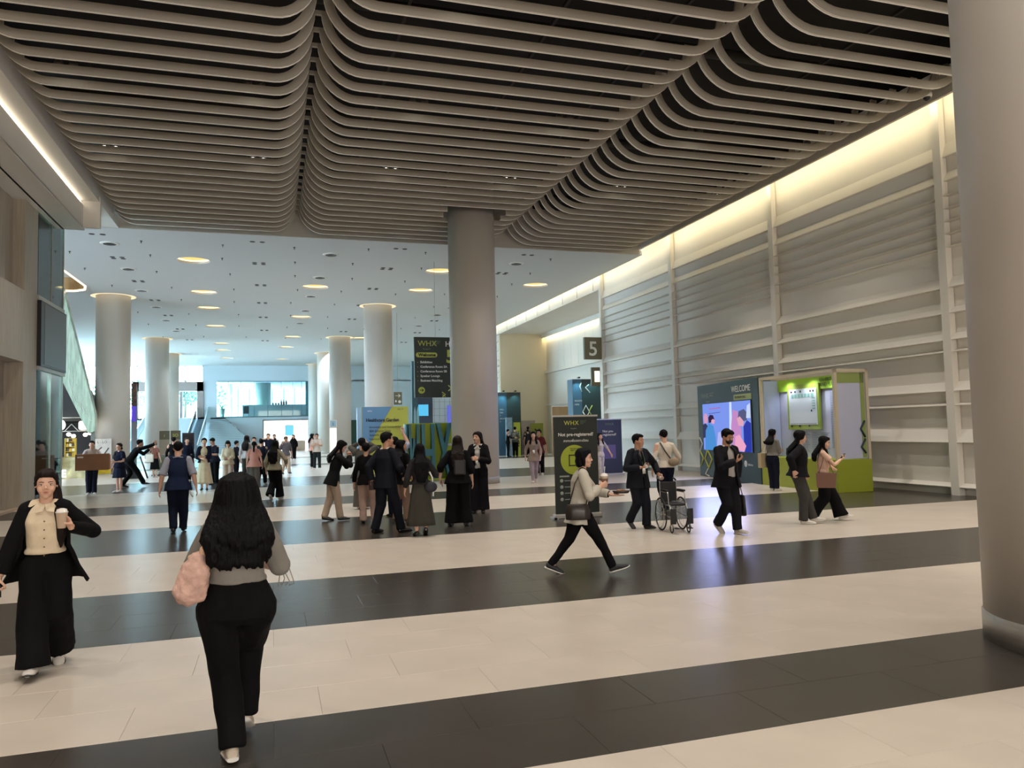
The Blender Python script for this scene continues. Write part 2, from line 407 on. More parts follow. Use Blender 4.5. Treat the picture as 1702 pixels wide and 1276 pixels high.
# ------------------------------------------------------------ right wall
XW = 14.9
wr = struct(empty('wall_right'))
MB().box(15.06, 15.3, -14, 33.2, 0, 9.6).build('wall_panel', wallw, wr)
MB().box(14.4, 15.2, -14, 28.1, 9.5, 9.62).build('cove_top', white, wr)
MB().box(14.42, 14.5, -14, 28.1, 9.0, 9.5).build('cove_lip', slatm, wr)
posts = [1.05, 7.4, 13.75, 20.05, 26.4, 33.12]
pm = MB().box(0, 0.17, -0.11, 0.11, 0, 9.5).mesh('wall_post', wallw)
for p in posts: inst('wall_post', pm, wr, (XW - 0.03, p, 0))
bars = [(8.17, 7.82), (7.49, 7.26), (6.97, 6.90), (6.67, 6.60), (6.37, 6.30), (6.07, 6.00), (5.77, 5.70), (5.03, 4.77), (4.33, 4.18), (3.73, 3.56), (3.35, 3.28), (2.6, 2.38), (2.12, 2.05), (1.5, 1.2), (0.27, 0.18)]
for i, (zt, zb) in enumerate(bars):
    for a, b in zip([-5.3] + posts[:-1], posts):
        L = b - a - 0.22
        d = 0.15 if zt > 7 else 0.20
        sb = MB().prism([(0.17, zt), (0.17 - d * 0.2, zt), (0.17 - d, zb + 0.015), (0.17 - d, zb), (0.17, zb)], 'y', 0, L)
        sb.build('wall_slat', wallw, wr, (XW, a + 0.11, 0))
led = MB().box(14.53, 14.57, -10, 28.0, 9.08, 9.14)
led.build('cove_led', coveE, wr)
# upper strip beyond the ribbed wall, opening to the hall 5 foyer
hd = MB(); hd.box(14.9, 15.1, 33.2, 84, 8.25, 9.6); hd.box(14.82, 14.9, 33.2, 84, 8.25, 8.32)
hd.build('header_panel', wallw, wr)
hs = MB()
for yy in [33.9 + 2.05 * i for i in range(9)]: hs.box(14.885, 14.9, yy, yy + 0.02, 8.32, 9.4)
hs.build('header_joint', mat('joint_grey', (140, 130, 110), .7), wr)
MB().box(14.6, 15.1, 28.1, 84, 9.4, 9.5).build('cove_top', white, wr)
MB().box(14.56, 14.62, 28.14, 84, ZC, 9.0).build('cove_lip', bluegrey, wr)
MB().box(14.63, 14.66, 28.2, 80, 8.98, 9.03).build('cove_led', coveE, wr)
ft = struct(empty('wall_foyer'))
f = MB(); f.box(15.1, 18.4, 33.0, 33.2, 0, 8.4); f.build('return_wall', wallw, ft)
MB().box(15.1, 18.6, 33.2, 50.2, 8.28, 8.4).build('foyer_soffit', white, ft)
MB().box(18.3, 18.5, 33.2, 50.2, 0, 8.28).build('back_wall', wallw, ft)
yy = 33.3; pmesh = MB().box(0, 0.06, 0.012, 1.188, 5.75, 7.95).mesh('wall_panel', wallw)
while yy < 50 - 1.1: inst('wall_panel', pmesh, ft, (18.24, yy, 0)); yy += 1.2
MB().box(18.1, 18.3, 33.2, 50, 5.55, 5.72).build('wall_ledge', wallw, ft)
MB().box(18.12, 18.3, 33.2, 50, 3.3, 3.42).build('wall_ledge', wallw, ft)
MB().box(18.0, 18.06, 33.4, 49.9, 8.1, 8.16).build('cove_led', coveE, ft)
MB().box(17.9, 18.0, 33.2, 50, 8.0, 8.28).build('cove_lip', wallw, ft)
MB().box(14.9, 18.5, 50.0, 50.3, 0, 8.3).build('end_wall', mat('cream_wall', (224, 212, 184), .7), ft)
for yy in (36, 40.5, 45): lamp('foyer_downlight', 'SPOT', (16.6, yy, 8.2), 90, (1, .9, .74), .12, target=(16.6, yy, 0), spot=110, blend=.9)
struct(MB().box(-24, 15.3, -14.3, -14, 0, 10.5).build('rear_light_block', white))  # closing wall added behind the camera to keep sky light out
struct(MB().box(-24, -6.7, 23.2, 23.44, 0, 10.5).build('left_return_light_block', white))  # wall added to close a light leak past the wood cladding
struct(MB().box(-7.5, -7.4, -14, 23.4, 0, 10.5).build('left_outer_light_block', white))  # outer sheet added to seal the left side against sky light
struct(MB().box(-24, -6.1, -14, 28.2, 10.4, 10.5).build('left_roof_light_block', white))  # unseen roof added to stop sky light leaking over the left side
# second ribbed wall far behind, past the foyer
w2 = struct(empty('wall_right_far'))
MB().box(14.95, 15.15, 50.3, 84, 0, 8.3).build('wall_panel', wallw, w2)
for zt in (7.9, 7.3, 6.6, 6.2, 5.8, 5.4, 5.0, 4.3, 3.6, 2.9, 2.1, 1.3, 0.4):
    MB().prism([(15.0, zt), (14.9, zt), (14.84, zt - .14), (15.0, zt - .14)], 'y', 50.4, 84).build('wall_slat', wallw, w2)

# ------------------------------------------------------------ columns
def column(name, x, y_, top, r, label, parent_ring=True):
    o = empty(name, (x, y_, 0))
    MB().lathe([(r, 0.22), (r, top)], n=56).build('shaft', white2, o)
    MB().lathe([(r + 0.012, 0.0), (r + 0.012, 0.2), (r + 0.004, 0.215), (r + 0.004, 0.22)], n=56).build('base_ring', steel, o)
    if parent_ring:
        MB().lathe([(r + 0.02, ZC - 0.004), (r + 0.2, ZC - 0.012), (r + 0.24, ZC - 0.004)], n=40, cap=False).build('glow_ring', emat('column_glow', (255, 236, 190), 1.0), o)
    return tag(o, label, 'column')
column('column', 6.05, 4.33, 10.4, 0.78, 'huge white round column with a steel base ring at the right edge, nearest the viewer', False)
column('column', 6.40, 24.57, 10.4, 0.78, 'tall white round column rising into the slatted ceiling in the middle of the hall', False)
column('column', 5.67, 42.83, ZC, 0.78, 'white round column behind the blue and yellow garden sign')
column('column', 4.77, 57.47, ZC, 0.78, 'white round column behind the lit information stand')
column('column', 4.54, 68.9, ZC, 0.78, 'slimmer looking far white column just left of the one by the information stand')
column('column', 4.24, 80.0, ZC, 0.76, 'farthest white column beside the right end of the glass balcony')
column('column', -7.53, 41.93, ZC, 0.78, 'leftmost white round column, behind the man with the cardboard box')
column('column', -7.85, 59.54, ZC, 0.78, 'second white column from the left, behind the man in the navy vest')
column('column', -8.36, 70.5, ZC, 0.78, 'white column half hidden at the right side of the second left column')
# ------------------------------------------------------------ left wall (wood cladding, glass, screen)
XL = -6.1
wl = struct(empty('wall_left'))
b = MB(); b.box(-6.65, XL, 22.4, 23.55, 0, 8.35); b.box(-6.65, XL, -14, 22.4, 3.76, 5.62); b.build('wood_frame', woodm, wl)
MB().box(-6.8, -6.66, -14, 23.55, 0, 8.4).build('backing', woodm, wl)
bu = MB().prism([(0, 0.004), (0.008, 0.014), (0.008, 0.586), (0, 0.596)], 'z', 0, 2.74).mesh('wood_board', woodm)
def boards(z0, z1, x, seg):
    me = MB().prism([(0, 0.0), (0.02, 0.006), (0.02, seg - 0.006), (0, seg), (-0.02, seg), (-0.02, 0)], 'z', z0, z1).mesh('wood_board', woodm)
    yy = 22.4 - seg
    while yy > 12: inst('wood_board', me, wl, (x, yy, 0)); yy -= seg
boards(0, 3.76, -6.55, 0.6); boards(5.62, 8.33, -6.4, 0.55)
MB().box(-6.25, -6.1, -14, 22.4, 0, 0.06).build('plinth', mat('pale_plinth', (190, 170, 145), .6), wl)
# cove bulkhead along the left edge of the slatted ceiling
b = MB(); b.box(-5.46, -5.36, -14, 25.2, 8.04, 8.72); b.box(-7.2, -5.36, -14, 25.4, 8.0, 8.06); b.box(-5.46, -4.9, 25.2, 25.32, 8.04, 9.0)
b.build('bulkhead', white, wl)
b = MB(); b.box(-4.99, -4.935, -14, 27.5, 8.87, 9.5); b.box(-5.9, -4.93, -14, 27.5, 8.84, 8.9); b.box(-5.95, -5.9, -14, 25.4, 8.0, 8.9)
b.box(-5.46, -4.9, 25.32, 28.1, 8.8, 9.0)
b.build('cove_band', white, wl)
MB().box(-5.44, -5.40, -14, 25.1, 8.76, 8.80).build('cove_led', coveL, wl)
MB().box(-24, -5.4, 25.4, 28.14, 8.8, 8.9).build('ceiling_edge', bluegrey, wl)
# glazed shop corner beyond the wood
gc = struct(empty('wall_shopfront'))
for a, c in ((23.6, 24.9), (24.92, 26.2)):
    MB().box(-6.12, -6.1, a, c, 5.7, 8.45).build('upper_pane', tintg, gc)
    MB().box(-6.12, -6.1, a, c, 0.05, 3.68).build('lower_pane', clearg, gc)
b = MB(); b.box(-6.16, -6.06, 23.55, 26.25, 8.45, 8.6); b.box(-6.16, -6.06, 23.55, 26.25, 5.58, 5.7); b.box(-6.16, -6.04, 23.55, 26.3, 3.66, 3.76); b.box(-6.14, -6.08, 26.2, 26.23, 0, 8.45); b.box(-6.14, -6.08, 24.9, 24.93, 0, 3.66)
b.box(-6.14, -6.08, 24.9, 24.92, 5.7, 8.45)
b.build('mullion', steel, gc)
r = empty('display_screen', (-6.05, 23.8, 3.78)); MB().box(-.08, .05, -.24, 2.42, -.02, 1.78).build('screen_frame', blackm, r); MB().box(.05, .056, .09, 2.36, .05, 1.73).build('screen_panel', screenm, r)
tag(r, 'large switched-off dark screen mounted high between the glass panes past the wood wall', 'screen')
# shop interior behind the glass
b = MB(); b.box(-8.1, -8.0, 23.5, 26.3, 0, 8.8); b.box(-8.1, -6.15, 26.24, 26.3, 0, 3.7); b.box(-8.1, -6.15, 26.24, 26.3, 5.6, 7.4); b.box(-8.1, -6.15, 23.56, 26.3, 3.7, 3.8)
b.build('shop_interior', mat('shop_wall_mint', (150, 178, 172), .6), gc)
lamp('shop_light', 'AREA', (-7.1, 24.9, 3.6), 260, (0.8, .97, 1.0), 1.2, target=(-7.1, 24.9, 0))
lamp('shop_upper_fill', 'AREA', (-7.1, 24.9, 8.5), 160, (0.8, .97, 1.0), 1.2, target=(-7.1, 24.9, 0))  # lamp added to brighten the upper panes from inside
r = empty('shop_sign', (-6.3, 24.05, 1.86)); MB().box(0, .05, -0.5, .62, 0, .32).build('sign_panel', emat('lit_sign_panel', (200, 245, 250), 1.6), r)
text('Lee Nid', .2, (.056, -.28, .08), (math.pi/2, 0, math.pi/2), mat('sign_teal', (20, 70, 110), .5), r)
tag(r, 'small lit pale blue shop sign behind the glass past the wood wall', 'sign')
r = empty('glass_poster', (-6.16, 25.5, .1))
MB().box(0, .02, -.55, .6, 0, 2.4).build('poster_sheet', mat('pink_poster', (176, 140, 140), .5, nscale=2.5, nvar=.25), r)
MB().box(.02, .026, -.35, .45, .3, 1.3).build('poster_figure', mat('poster_brown', (120, 82, 76), .5, nscale=3, nvar=.4), r)
tag(r, 'tall faded pink poster stuck inside the shop glass', 'poster')
# pale green glossy sloping cladding of the escalator, behind the shopfront
r = empty('escalator_cladding', (0, 39.6, 0))
MB().prism([(-9.75, 9.0), (-9.25, 8.8), (-7.86, 2.9), (-7.86, 2.1), (-8.12, 2.0), (-9.6, 5.3), (-9.9, 5.6)], 'y', 0, 0.5).build('cladding_panel', greenglass, r)
for i in range(7):
    t = i / 6.0
    MB().tube([(-8.9 + .14*i, -.012, 5.6 - .35*i - .6), (-8.95 + .15*i, -.014, 4.4 - .3*i), (-8.6 + .11*i, -.014, 3.3 - .12*i)], .012, 5).build('panel_joint', mat('pale_joint', (226, 236, 222), .3), r)
tag(r, 'pale green glossy panel sloping down above the cafe stall', 'cladding')
# dark ceiling raked over the cafe
r = empty('cafe_stall', (0, 0, 0))
MB().prism([(-12, 5.4), (-9.75, 5.4), (-8.2, 2.75), (-8.2, 2.6), (-12, 2.6)], 'y', 40.3, 45).build('dark_canopy', mat('canopy_black', (30, 28, 27), .6), r)
MB().box(-12, -8.1, 44.6, 44.8, 0, 3).build('back_panel', mat('stall_dark', (48, 44, 42), .6, nscale=2, nvar=.3), r)
MB().box(-9.9, -7.8, 38.6, 39.4, 0, .95).build('counter', mat('counter_print', (196, 186, 140), .5, nscale=3, nvar=.3), r)
MB().box(-9.9, -8.95, 38.3, 38.55, .5, .95).build('yellow_counter', mat('yellow_front', (196, 160, 20), .45), r)
MB().tube([(-9.75, 38.29, .72), (-9.5, 38.28, .62), (-9.25, 38.28, .66), (-9.1, 38.28, .78)], .035, 6).build('painted_smile', mat('smile_yellow', (246, 226, 60), .4), r)
MB().box(-8.08, -7.92, 39.9, 40.05, 0, 3).build('post', mat('post_grey', (120, 124, 122), .5), r)
b = MB(); b.tube([(-9.6, 40, 2.75), (-8.1, 40, 2.75)], .02, 6); b.tube([(-9.6, 40, 2.12), (-8.1, 40, 2.12)], .02, 6); b.tube([(-9.2, 40, 2.1), (-8.9, 40, 2.45), (-8.6, 40, 2.1)], .02, 6)
b.build('lamp_rail', steel, r)
text('E', .42, (-8.93, 38.28, .1), FR, emat('lit_letter', (250, 255, 255), 3.0), r, name='sign_letter', bold=.02)
text('B', .3, (-9.3, 38.28, .15), FR, emat('lit_letter_blue', (120, 225, 250), 2.0), r, name='sign_letter', bold=.02)
tag(r, 'cafe stall with dark raked canopy, yellow counter and a lit letter E', 'stall')
r = inst('globe_lamp', MB().ell((0, 0, 0), (.27, .27, .27), nu=20, nv=12).mesh('globe_lamp', emat('globe_white', (255, 252, 240), 5)), None, (-9.42, 40, 2.42)); tag(r, 'round glowing globe lamp hanging under the cafe canopy', 'lamp')
r = MB().box(-.2, .2, -.2, .2, -.2, .2).build('cube_lamp', emat('globe_white', (255, 252, 240), 5), None, (-8.38, 40, 2.38), bevel=.08); tag(r, 'rounded square glowing lamp at the right end of the cafe', 'lamp')
for i, (x, z) in enumerate(((-9.15, 1.98), (-8.95, 1.9), (-8.45, 1.95), (-8.25, 2.02))):
    r = MB().ell((0, 0, 0), (.1, .1, .09), nu=12, nv=8).build('pendant_lamp', emat('pendant_white', (255, 250, 236), 6), None, (x, 40.6, z)); tag(r, 'small glaring pendant lamp inside the cafe stall, %s from the left' % ORD[i], 'lamp', 'pendant lamps in the cafe')
r = empty('snack_rack', (-8.68, 38.9, .95)); ym = mat('rack_yellow', (214, 182, 60), .5)
b = MB(); b.box(-.22, -.18, -.12, .12, 0, .85); b.box(.18, .22, -.12, .12, 0, .85); b.box(-.22, .22, .1, .12, 0, .85); b.build('rack_frame', ym, r)
for k in range(4): MB().box(-.2, .2, -.12, .12, .02 + .22*k, .04 + .22*k).build('shelf', ym, r)
tag(r, 'yellow snack rack standing on the cafe counter', 'rack')
pk = MB().box(-.05, .05, -.04, .04, 0, .13)
for k in range(4):
    for j in range(3):
        q = inst('snack_packet', MB().box(-.05, .05, -.04, .04, 0, .13).mesh('snack_packet', [mat('pack_cream', (226, 214, 180), .5), mat('pack_brown', (84, 60, 44), .5), mat('pack_gold', (200, 160, 60), .5)][(j + k) % 3]), None, (-8.8 + .12*j, 38.86, .99 + .22*k))
        tag(q, 'snack packet on the %s shelf up of the yellow cafe rack, %s from the left' % (ORD[k], ORD[j]), 'packet', 'packets on the snack rack')
r = empty('poster_board', (-7.77, 41.0, 0))
MB().box(-.36, .36, 0, .05, 0, 1.74).build('board', mat('board_offwhite', (196, 190, 182), .5, nscale=3, nvar=.15), r)
MB().box(-.34, .34, -.006, 0, .05, .55).build('yellow_print', mat('poster_yellow', (206, 176, 40), .5, nscale=20, nvar=.2, stretch=(.2, 1, 1)), r)
text('L - LO', .16, (-.25, -.008, 1.52), FR, blackp, r)
b = MB()
for (x0, z0, x1, z1) in ((-.2, 1.2, -.05, 1.34), (.05, 1.0, .25, 1.3), (-.1, .75, .1, .95)): b.tube([(x0, -.01, z0), (x1, -.01, z1)], .025, 6)
b.build('printed_figures', mat('print_brown', (90, 76, 66), .5), r)
tag(r, 'white and yellow poster board behind the man carrying a cardboard box', 'poster')
# escalator newel, glass balustrades of the stairwell
r = empty('escalator_newel', (-5.65, 36.2, 0))
rim = []
for i in range(9):
    a = math.pi * i / 8; rim.append((-.12, -.15 * 0, .5 + .42 * math.cos(a) * 1.0) if False else (-.12 - .22 * math.sin(a), 0, .5 + .42 * math.cos(a)))
MB().tube(rim + [(.1, 0, .08)], .045, 8).build('handrail', mat('newel_white', (205, 202, 192), .3), r)
MB().box(-.15, .28, -.03, .03, .3, .88).build('side_glass', clearg, r)
MB().box(-.2, .2, -.12, .12, 0, .34).build('base_box', blackm, r)
MB().tube([(.22, 0, .95), (.52, 0, 0)], .035, 6).build('dark_rail', blackm, r)
tag(r, 'escalator end with white curved handrail beside the leaning man', 'escalator')
r = empty('glass_balustrade', (-5.2, 37.8, 0))
for i in range(3): MB().box(.02 + .78*i, .78 + .78*i, 0, .02, .08, .88).build('glass_pane', clearg, r)
b = MB(); b.tube([(0, .01, .92), (2.36, .01, .92)], .025, 8); b.box(0, 2.36, -.02, .04, 0, .07); b.build('top_rail', mat('rail_dark', (70, 72, 70), .4, .5), r)
tag(r, 'low glass balustrade with dark rail around the escalator well, behind the woman with the tote', 'balustrade')
r = empty('low_cabinet', (-5.9, 45.0, 0)); MB().box(0, 1.5, 0, .5, 0, 1.1).build('cabinet_body', mat('cabinet_cream', (188, 184, 176), .5), r, bevel=.01); MB().box(-.02, 1.52, -.02, .52, 1.1, 1.14).build('cabinet_top', white, r)
tag(r, 'long low cream cabinet behind the glass balustrade', 'cabinet')
for nm, x0, x1, y_, ch, lab in (('a', -5.68, -5.2, 44.0, 'i', 'olive information sign post with small letter i, left of the pair'), ('b', -5.14, -4.66, 44.0, 'SO', 'olive sign post with circular mark, right of the pair by the black screen')):
    r = empty('sign_post', (x0, y_, 0)); wdt = x1 - x0
    MB().box(0, wdt, 0, .12, 0, 1.62).build('post_body', mat('post_taupe', (150, 140, 124), .5), r)
    MB().box(0, wdt, -.01, .13, 1.62, 2.08).build('sign_head', mat('sign_olive_dark', (92, 88, 68), .5), r)
    text(ch, .22, (wdt/2, -.014, 1.76), FR, limep, r, 'CENTER'); tag(r, lab, 'sign')
r = empty('video_totem', (-4.16, 40.0, 0)); MB().box(0, .54, 0, .14, 0, 1.93).build('totem_body', mat('totem_black', (20, 24, 32), .25), r, bevel=.01); MB().box(.04, .5, -.006, 0, .8, 1.87).build('screen_face', mat('screen_off', (12, 16, 24), .1), r)
tag(r, 'freestanding black video totem in front of the staircase', 'screen')
r = empty('digital_banner', (-7.02, 44.0, 0)); MB().box(0, .26, .02, .1, 0, 4.6).build('mast', mat('mast_grey', (130, 134, 138), .5), r)
MB().box(0, .22, 0, .03, 2.6, 3.4).build('screen_face', emat('purple_screen', (88, 70, 190), 1.0), r)
MB().box(.0, .26, -.01, .02, 3.4, 4.6).build('screen_face', mat('screen_print', (110, 90, 80), .4, nscale=4, nvar=.6), r)
tag(r, 'narrow hanging digital screen showing purple, just right of the leftmost column', 'screen')

# ------------------------------------------------------------ back of the lobby
YB = 82.0
wb = struct(empty('wall_back'))
backm = mat('back_wall_white', (196, 206, 214), .75)
b = MB(); b.box(-6.6, -5.35, YB, YB + .6, 3.6, 9.0); b.box(-5.35, 15.2, YB, YB + .3, 7.2, 9.0)
b.box(-24, -5.35, YB, YB + .3, 0, 3.6); b.box(-5.35, -.9, YB, YB + .3, 0, 3.65); b.box(-.9, 3.52, YB, YB + .3, 3.2, 3.65); b.box(3.52, 15.2, YB, YB + .3, 0, 7.3)
b.build('wall_panel', backm, wb)
b = MB(); b.box(-24, 12, YB + .3, 97, 3.4, 3.6); b.box(-5.4, 12, YB + .3, 97, 7.3, 7.5); b.box(4.4, 4.6, YB + .3, 97, 3.6, 7.3); b.build('upper_floor', backm, wb)
b = MB(); b.box(-1.2, 3.9, 88, 88.2, 0, 3.4); b.box(-1.2, -1.0, YB + .3, 88, 0, 3.4); b.box(3.7, 3.9, YB + .3, 88, 0, 3.4); b.build('shop_interior', mat('shop_beige', (150, 132, 112), .6), wb)
b = MB(); b.box(-.95, -.85, YB - .06, YB + .1, 0, 3.25); b.box(-.95, 3.55, YB - .06, YB + .1, 3.18, 3.28); b.build('shop_frame', mat('frame_grey', (96, 100, 104), .4), wb)
lamp('shop_light', 'AREA', (1.4, 85, 3.3), 5, (1, .9, .78), 3, target=(1.4, 85, 0))
MB().box(.9, 3.3, 84.0, 84.5, 0, 1.05).build('shop_counter', mat('counter_beige', (190, 172, 150), .5), wb)
MB().box(1.35, 2.2, 87.9, 87.97, 1.6, 2.7).build('shop_screen', emat('shop_screen_blue', (120, 210, 235), 1.1), wb)
r = empty('shop_sign', (.65, YB - .1, 2.86)); text('LZYON NIN', .3, (.32, 0, 0), FR, emat('sign_white', (255, 255, 255), 2.5), r, bold=.008)
MB().tube([(.13 + .12*math.cos(a), 0, .1 + .12*math.sin(a)) for a in [i*math.pi/7 for i in range(12)]], .035, 6).build('round_mark', emat('sign_pink', (250, 190, 200), 2.0), r)
MB().box(.1, .12, 0, .02, .1, .45).build('hanger', steel, r); MB().box(2.1, 2.12, 0, .02, .1, .45).build('hanger', steel, r)
tag(r, 'lit white lettering with a round pink mark above the far shop', 'sign')
# glazed front, left of the pier
wn = struct(empty('window_1'))
framem = mat('door_frame_bronze', (156, 142, 138), .4)
mull = mat('mullion_grey', (120, 140, 150), .4)
b = MB()
for x in (-17.4, -15.0, -12.6, -10.4, -8.3, -6.62): b.box(x - .03, x + .03, YB, YB + .1, 3.6, 8.95)
for z in (7.25,): b.box(-17.4, -6.6, YB, YB + .08, z, z + .05)
b.build('mullion', mull, wn)
xs = [-17.4, -15.0, -12.6, -10.4, -8.3, -6.62]
for a, c in zip(xs[:-1], xs[1:]): MB().box(a + .04, c - .04, YB + .04, YB + .05, 7.3, 8.95).build('pane', clearg, wn)
dr_ = struct(empty('door_1')); b = MB(); b.box(-13.0, -12.45, YB - .1, YB + .3, 3.6, 7.2); b.box(-7.15, -6.58, YB - .1, YB + .3, 3.6, 7.2); b.box(-13.0, -6.58, YB - .1, YB + .3, 6.25, 7.2); b.build('portal', framem, dr_)
b = MB(); b.box(-8.75, -8.5, YB, YB + .1, 3.6, 6.2); b.box(-11.2, -11.0, YB, YB + .1, 3.6, 6.2); b.build('door_stile', framem, dr_)
for a, c in ((-12.4, -11.25), (-10.95, -8.8), (-8.45, -7.2)): MB().box(a, c, YB + .04, YB + .05, 3.65, 6.2).build('door_glass', clearg, dr_)
wn2 = struct(empty('window_2'))
xs = [-5.3, -4.25, -3.05, -1.75, -.45, .9, 2.0, 2.9, 3.5]
b = MB()
for x in xs[1:-1]: b.box(x - .02, x + .02, YB - .03, YB + .04, 3.62, 7.2)
b.box(-5.3, 3.55, YB - .06, YB + .02, 3.55, 3.64); b.box(-5.3, 3.55, YB - .05, YB + .02, 7.15, 7.22); b.box(3.3, 3.55, YB - .02, YB + .1, 3.6, 7.2)
b.build('mullion', mat('mullion_teal', (60, 104, 108), .3), wn2)
for a, c in zip(xs[:-1], xs[1:]): MB().box(a + .03, c - .03, YB, YB + .012, 3.64, 7.15).build('pane', clearg, wn2)
b = MB(); b.box(-3.0, 4.4, 84.5, 84.6, 3.6, 4.9); b.build('parapet', mat('parapet_green_grey', (170, 190, 188), .5), wb)
MB().lathe([(.8, 3.6), (.8, 7.3)], -.95, 86.3, 28).build('round_pillar', mat('pillar_greengrey', (152, 172, 164), .6), wb)
MB().lathe([(.25, 3.6), (.25, 7.3)], -4.4, 88, 20).build('round_pillar', white, wb)
b = MB()
for x in [-5.2 + 1.3*i for i in range(8)]: b.box(x - .05, x + .05, 96.5, 96.6, 3.6, 7.3)
b.box(-5.3, 4.4, 96.5, 96.6, 5.2, 5.27); b.build('rear_mullion', mull, wb)
r = empty('lounge_chair', (-2.6, 83.6, 3.6)); cm = mat('chair_charcoal', (50, 60, 64), .6)
MB().box(-.28, .28, -.25, .25, .36, .46).build('seat', cm, r, bevel=.03); MB().prism([(.16, .42), (.3, .42), (.42, 1.15), (.3, 1.15)], 'x', -.27, .27).build('backrest', cm, r)
for sx in (-.24, .24):
    for sy in (-.2, .2): MB().tube([(sx, sy, .4), (sx*1.1, sy*1.1, 0)], .018, 6).build('leg', blackm, r)
tag(r, 'dark lounge chair behind the glass of the upper gallery', 'chair')
r = empty('potted_plant', (-4.9, 83.2, 3.6)); MB().lathe([(.2, 0), (.3, .9), (.28, .9), (.26, .8)], n=20).build('pot', mat('pot_sage', (150, 176, 160), .6), r)
b = MB(); random.seed(3)
for i in range(14):
    a = random.uniform(0, 6.28); l_ = random.uniform(.3, .6); b.tube([(0, 0, .85), (math.cos(a)*l_*.5, math.sin(a)*l_*.5, .85 + l_*.8), (math.cos(a)*l_, math.sin(a)*l_, .85 + l_*.9)], [.01, .03, .004], 5)
b.build('leaves', mat('leaf_green', (70, 140, 90), .5), r); tag(r, 'plant in a sage pot behind the left end of the gallery glass', 'plant')
for i, x in enumerate((.05, .35, .62, .9, 1.15, 1.4)):
    h = .22 if i < 3 else .5
    r = MB().lathe([(.09, 0), (.1, h*.6), (.04, h*.75), (.045, h)], n=12).build('gallery_vase', mat('vase_dark', (62, 84, 88), .4), None, (x, 84.55, 4.9)); tag(r, '%s dark vessel on the gallery parapet, %s from the left' % ('short' if i < 3 else 'tall', ORD[i]), 'vase', 'vessels on the gallery parapet')
# stairs
st = struct(empty('trim_1')); stw = mat('stair_white', (190, 200, 206), .6); sd = mat('stair_dark_tread', (112, 124, 138), .5)
N = 22
def step(x0, x1, y0, y1, z0, z1, m, nose): 
    return MB().box(x0, x1, y0, y1, z0, z1).build('stair_step', m, st)
for i in range(N):
    z = 3.6 * (i + 1) / N; t = i / (N - 1.0)
    step(-5.9, -.9 - 3.6*t, 77.0 + 5.0*t, YB, z - 3.6/N, z - .012, stw, 0)
    MB().box(-5.9, -.9 - 3.6*t, 77.0 + 5.0*t - .02, 77.0 + 5*t + .02, z - .03, z).build('stair_nosing', mat('nosing_grey', (140, 150, 158), .5), st)
    y0 = 70 + 12*t
    MB().box(-7.1, -6.2, y0, y0 + 12.0/N + .1, z - .16, z).build('stair_step', sd, st)
    MB().box(-12.8, -11.6, y0, y0 + 12.0/N + .1, z - .16, z).build('stair_step', stw, st)
for x in (-7.2, -6.1, -11.5):
    r = empty('stair_balustrade', (x, 70, 0)); MB().prism([(0, .1), (12, 3.7), (12, 4.6), (0, 1.0)], 'x', -.012, .012).build('glass_panel', clearg, r)
    MB().tube([(0, 0, 1.02), (0, 12, 4.62)], .05, 8).build('handrail', mat('rail_white', (236, 242, 244), .3), r)
    tag(r, {-7.2: 'glass stair balustrade with pale rail on the left of the narrow far stairs', -6.1: 'glass stair balustrade with pale rail on the right of the narrow far stairs', -11.5: 'glass stair balustrade of the far left stairs behind the columns'}[x], 'balustrade')
wln = struct(empty('added_window'))  # side glazing added to let daylight reach the far lobby
for yy in range(60, 85, 4): MB().box(-24.3, -24.1, yy - .08, yy + .08, 0, 8.8).build('mullion', mull, wln)
struct(MB().box(-24.3, -24, 28, 60, 0, 9).build('wall_lobby_left', backm))
b = MB(); b.box(-24.3, -24.1, 60, 84, 0, .3); b.box(-24.3, -24.1, 60, 84, 4.2, 4.3); b.box(-24.3, -24.1, 60, 84, 8.6, 9.0); b.build('transom', mull, wln)
for yy in range(60, 84, 4): MB().box(-24.21, -24.2, yy + .1, yy + 3.9, .3, 8.6).build('pane', clearg, wln)
# outside: terrace, planting, distant building, trees
t_ = MB().box(-60, 60, 97, 220, 3.3, 3.55).build('terrace_ground', mat('terrace_pale', (120, 126, 128), .8)); t_['kind'] = 'structure'
leafc = [mat('leaf_a', (52, 96, 62), .6, nscale=2, nvar=.5), mat('leaf_b', (40, 84, 66), .6, nscale=2, nvar=.5)]
random.seed(11)
def tree(x, y_, h, rad, label, k):
    r = empty('tree', (x, y_, 3.5)); MB().tube([(0, 0, 0), (.1, 0, h*.5), (0, .1, h*.7)], [.14, .1, .05], 8).build('trunk', mat('bark', (90, 76, 62), .9), r)
    b = MB()
    for i in range(420):
        a = random.uniform(0, 6.283); u = random.uniform(-1, 1); q = rad * random.random()**.4; s = random.uniform(.14, .3)
        c = Vector((math.cos(a)*math.sqrt(1-u*u)*q*1.15, math.sin(a)*math.sqrt(1-u*u)*q, h*.72 + u*q*.8))
        d1 = Vector((random.uniform(-1, 1), random.uniform(-1, 1), random.uniform(-1, 1))).normalized()*s; d2 = d1.orthogonal().normalized()*s*.5
        b.add([c - d1, c + d2, c + d1, c - d2], [(0, 1, 2, 3)])
    b.build('crown', leafc[k], r); tag(r, label, 'tree')
tree(-22.5, 103, 5.6, 2.3, 'leafy tree outside the far glass, left of the first column', 0)
tree(-16.2, 104, 5.2, 2.2, 'leafy tree outside, between the two left columns', 0)
tree(-10.2, 101, 5.0, 2.0, 'leafy tree outside above the bronze entrance portal', 1)
tree(-7.4, 106, 5.2, 2.0, 'leafy tree outside, nearest the white pier', 0)
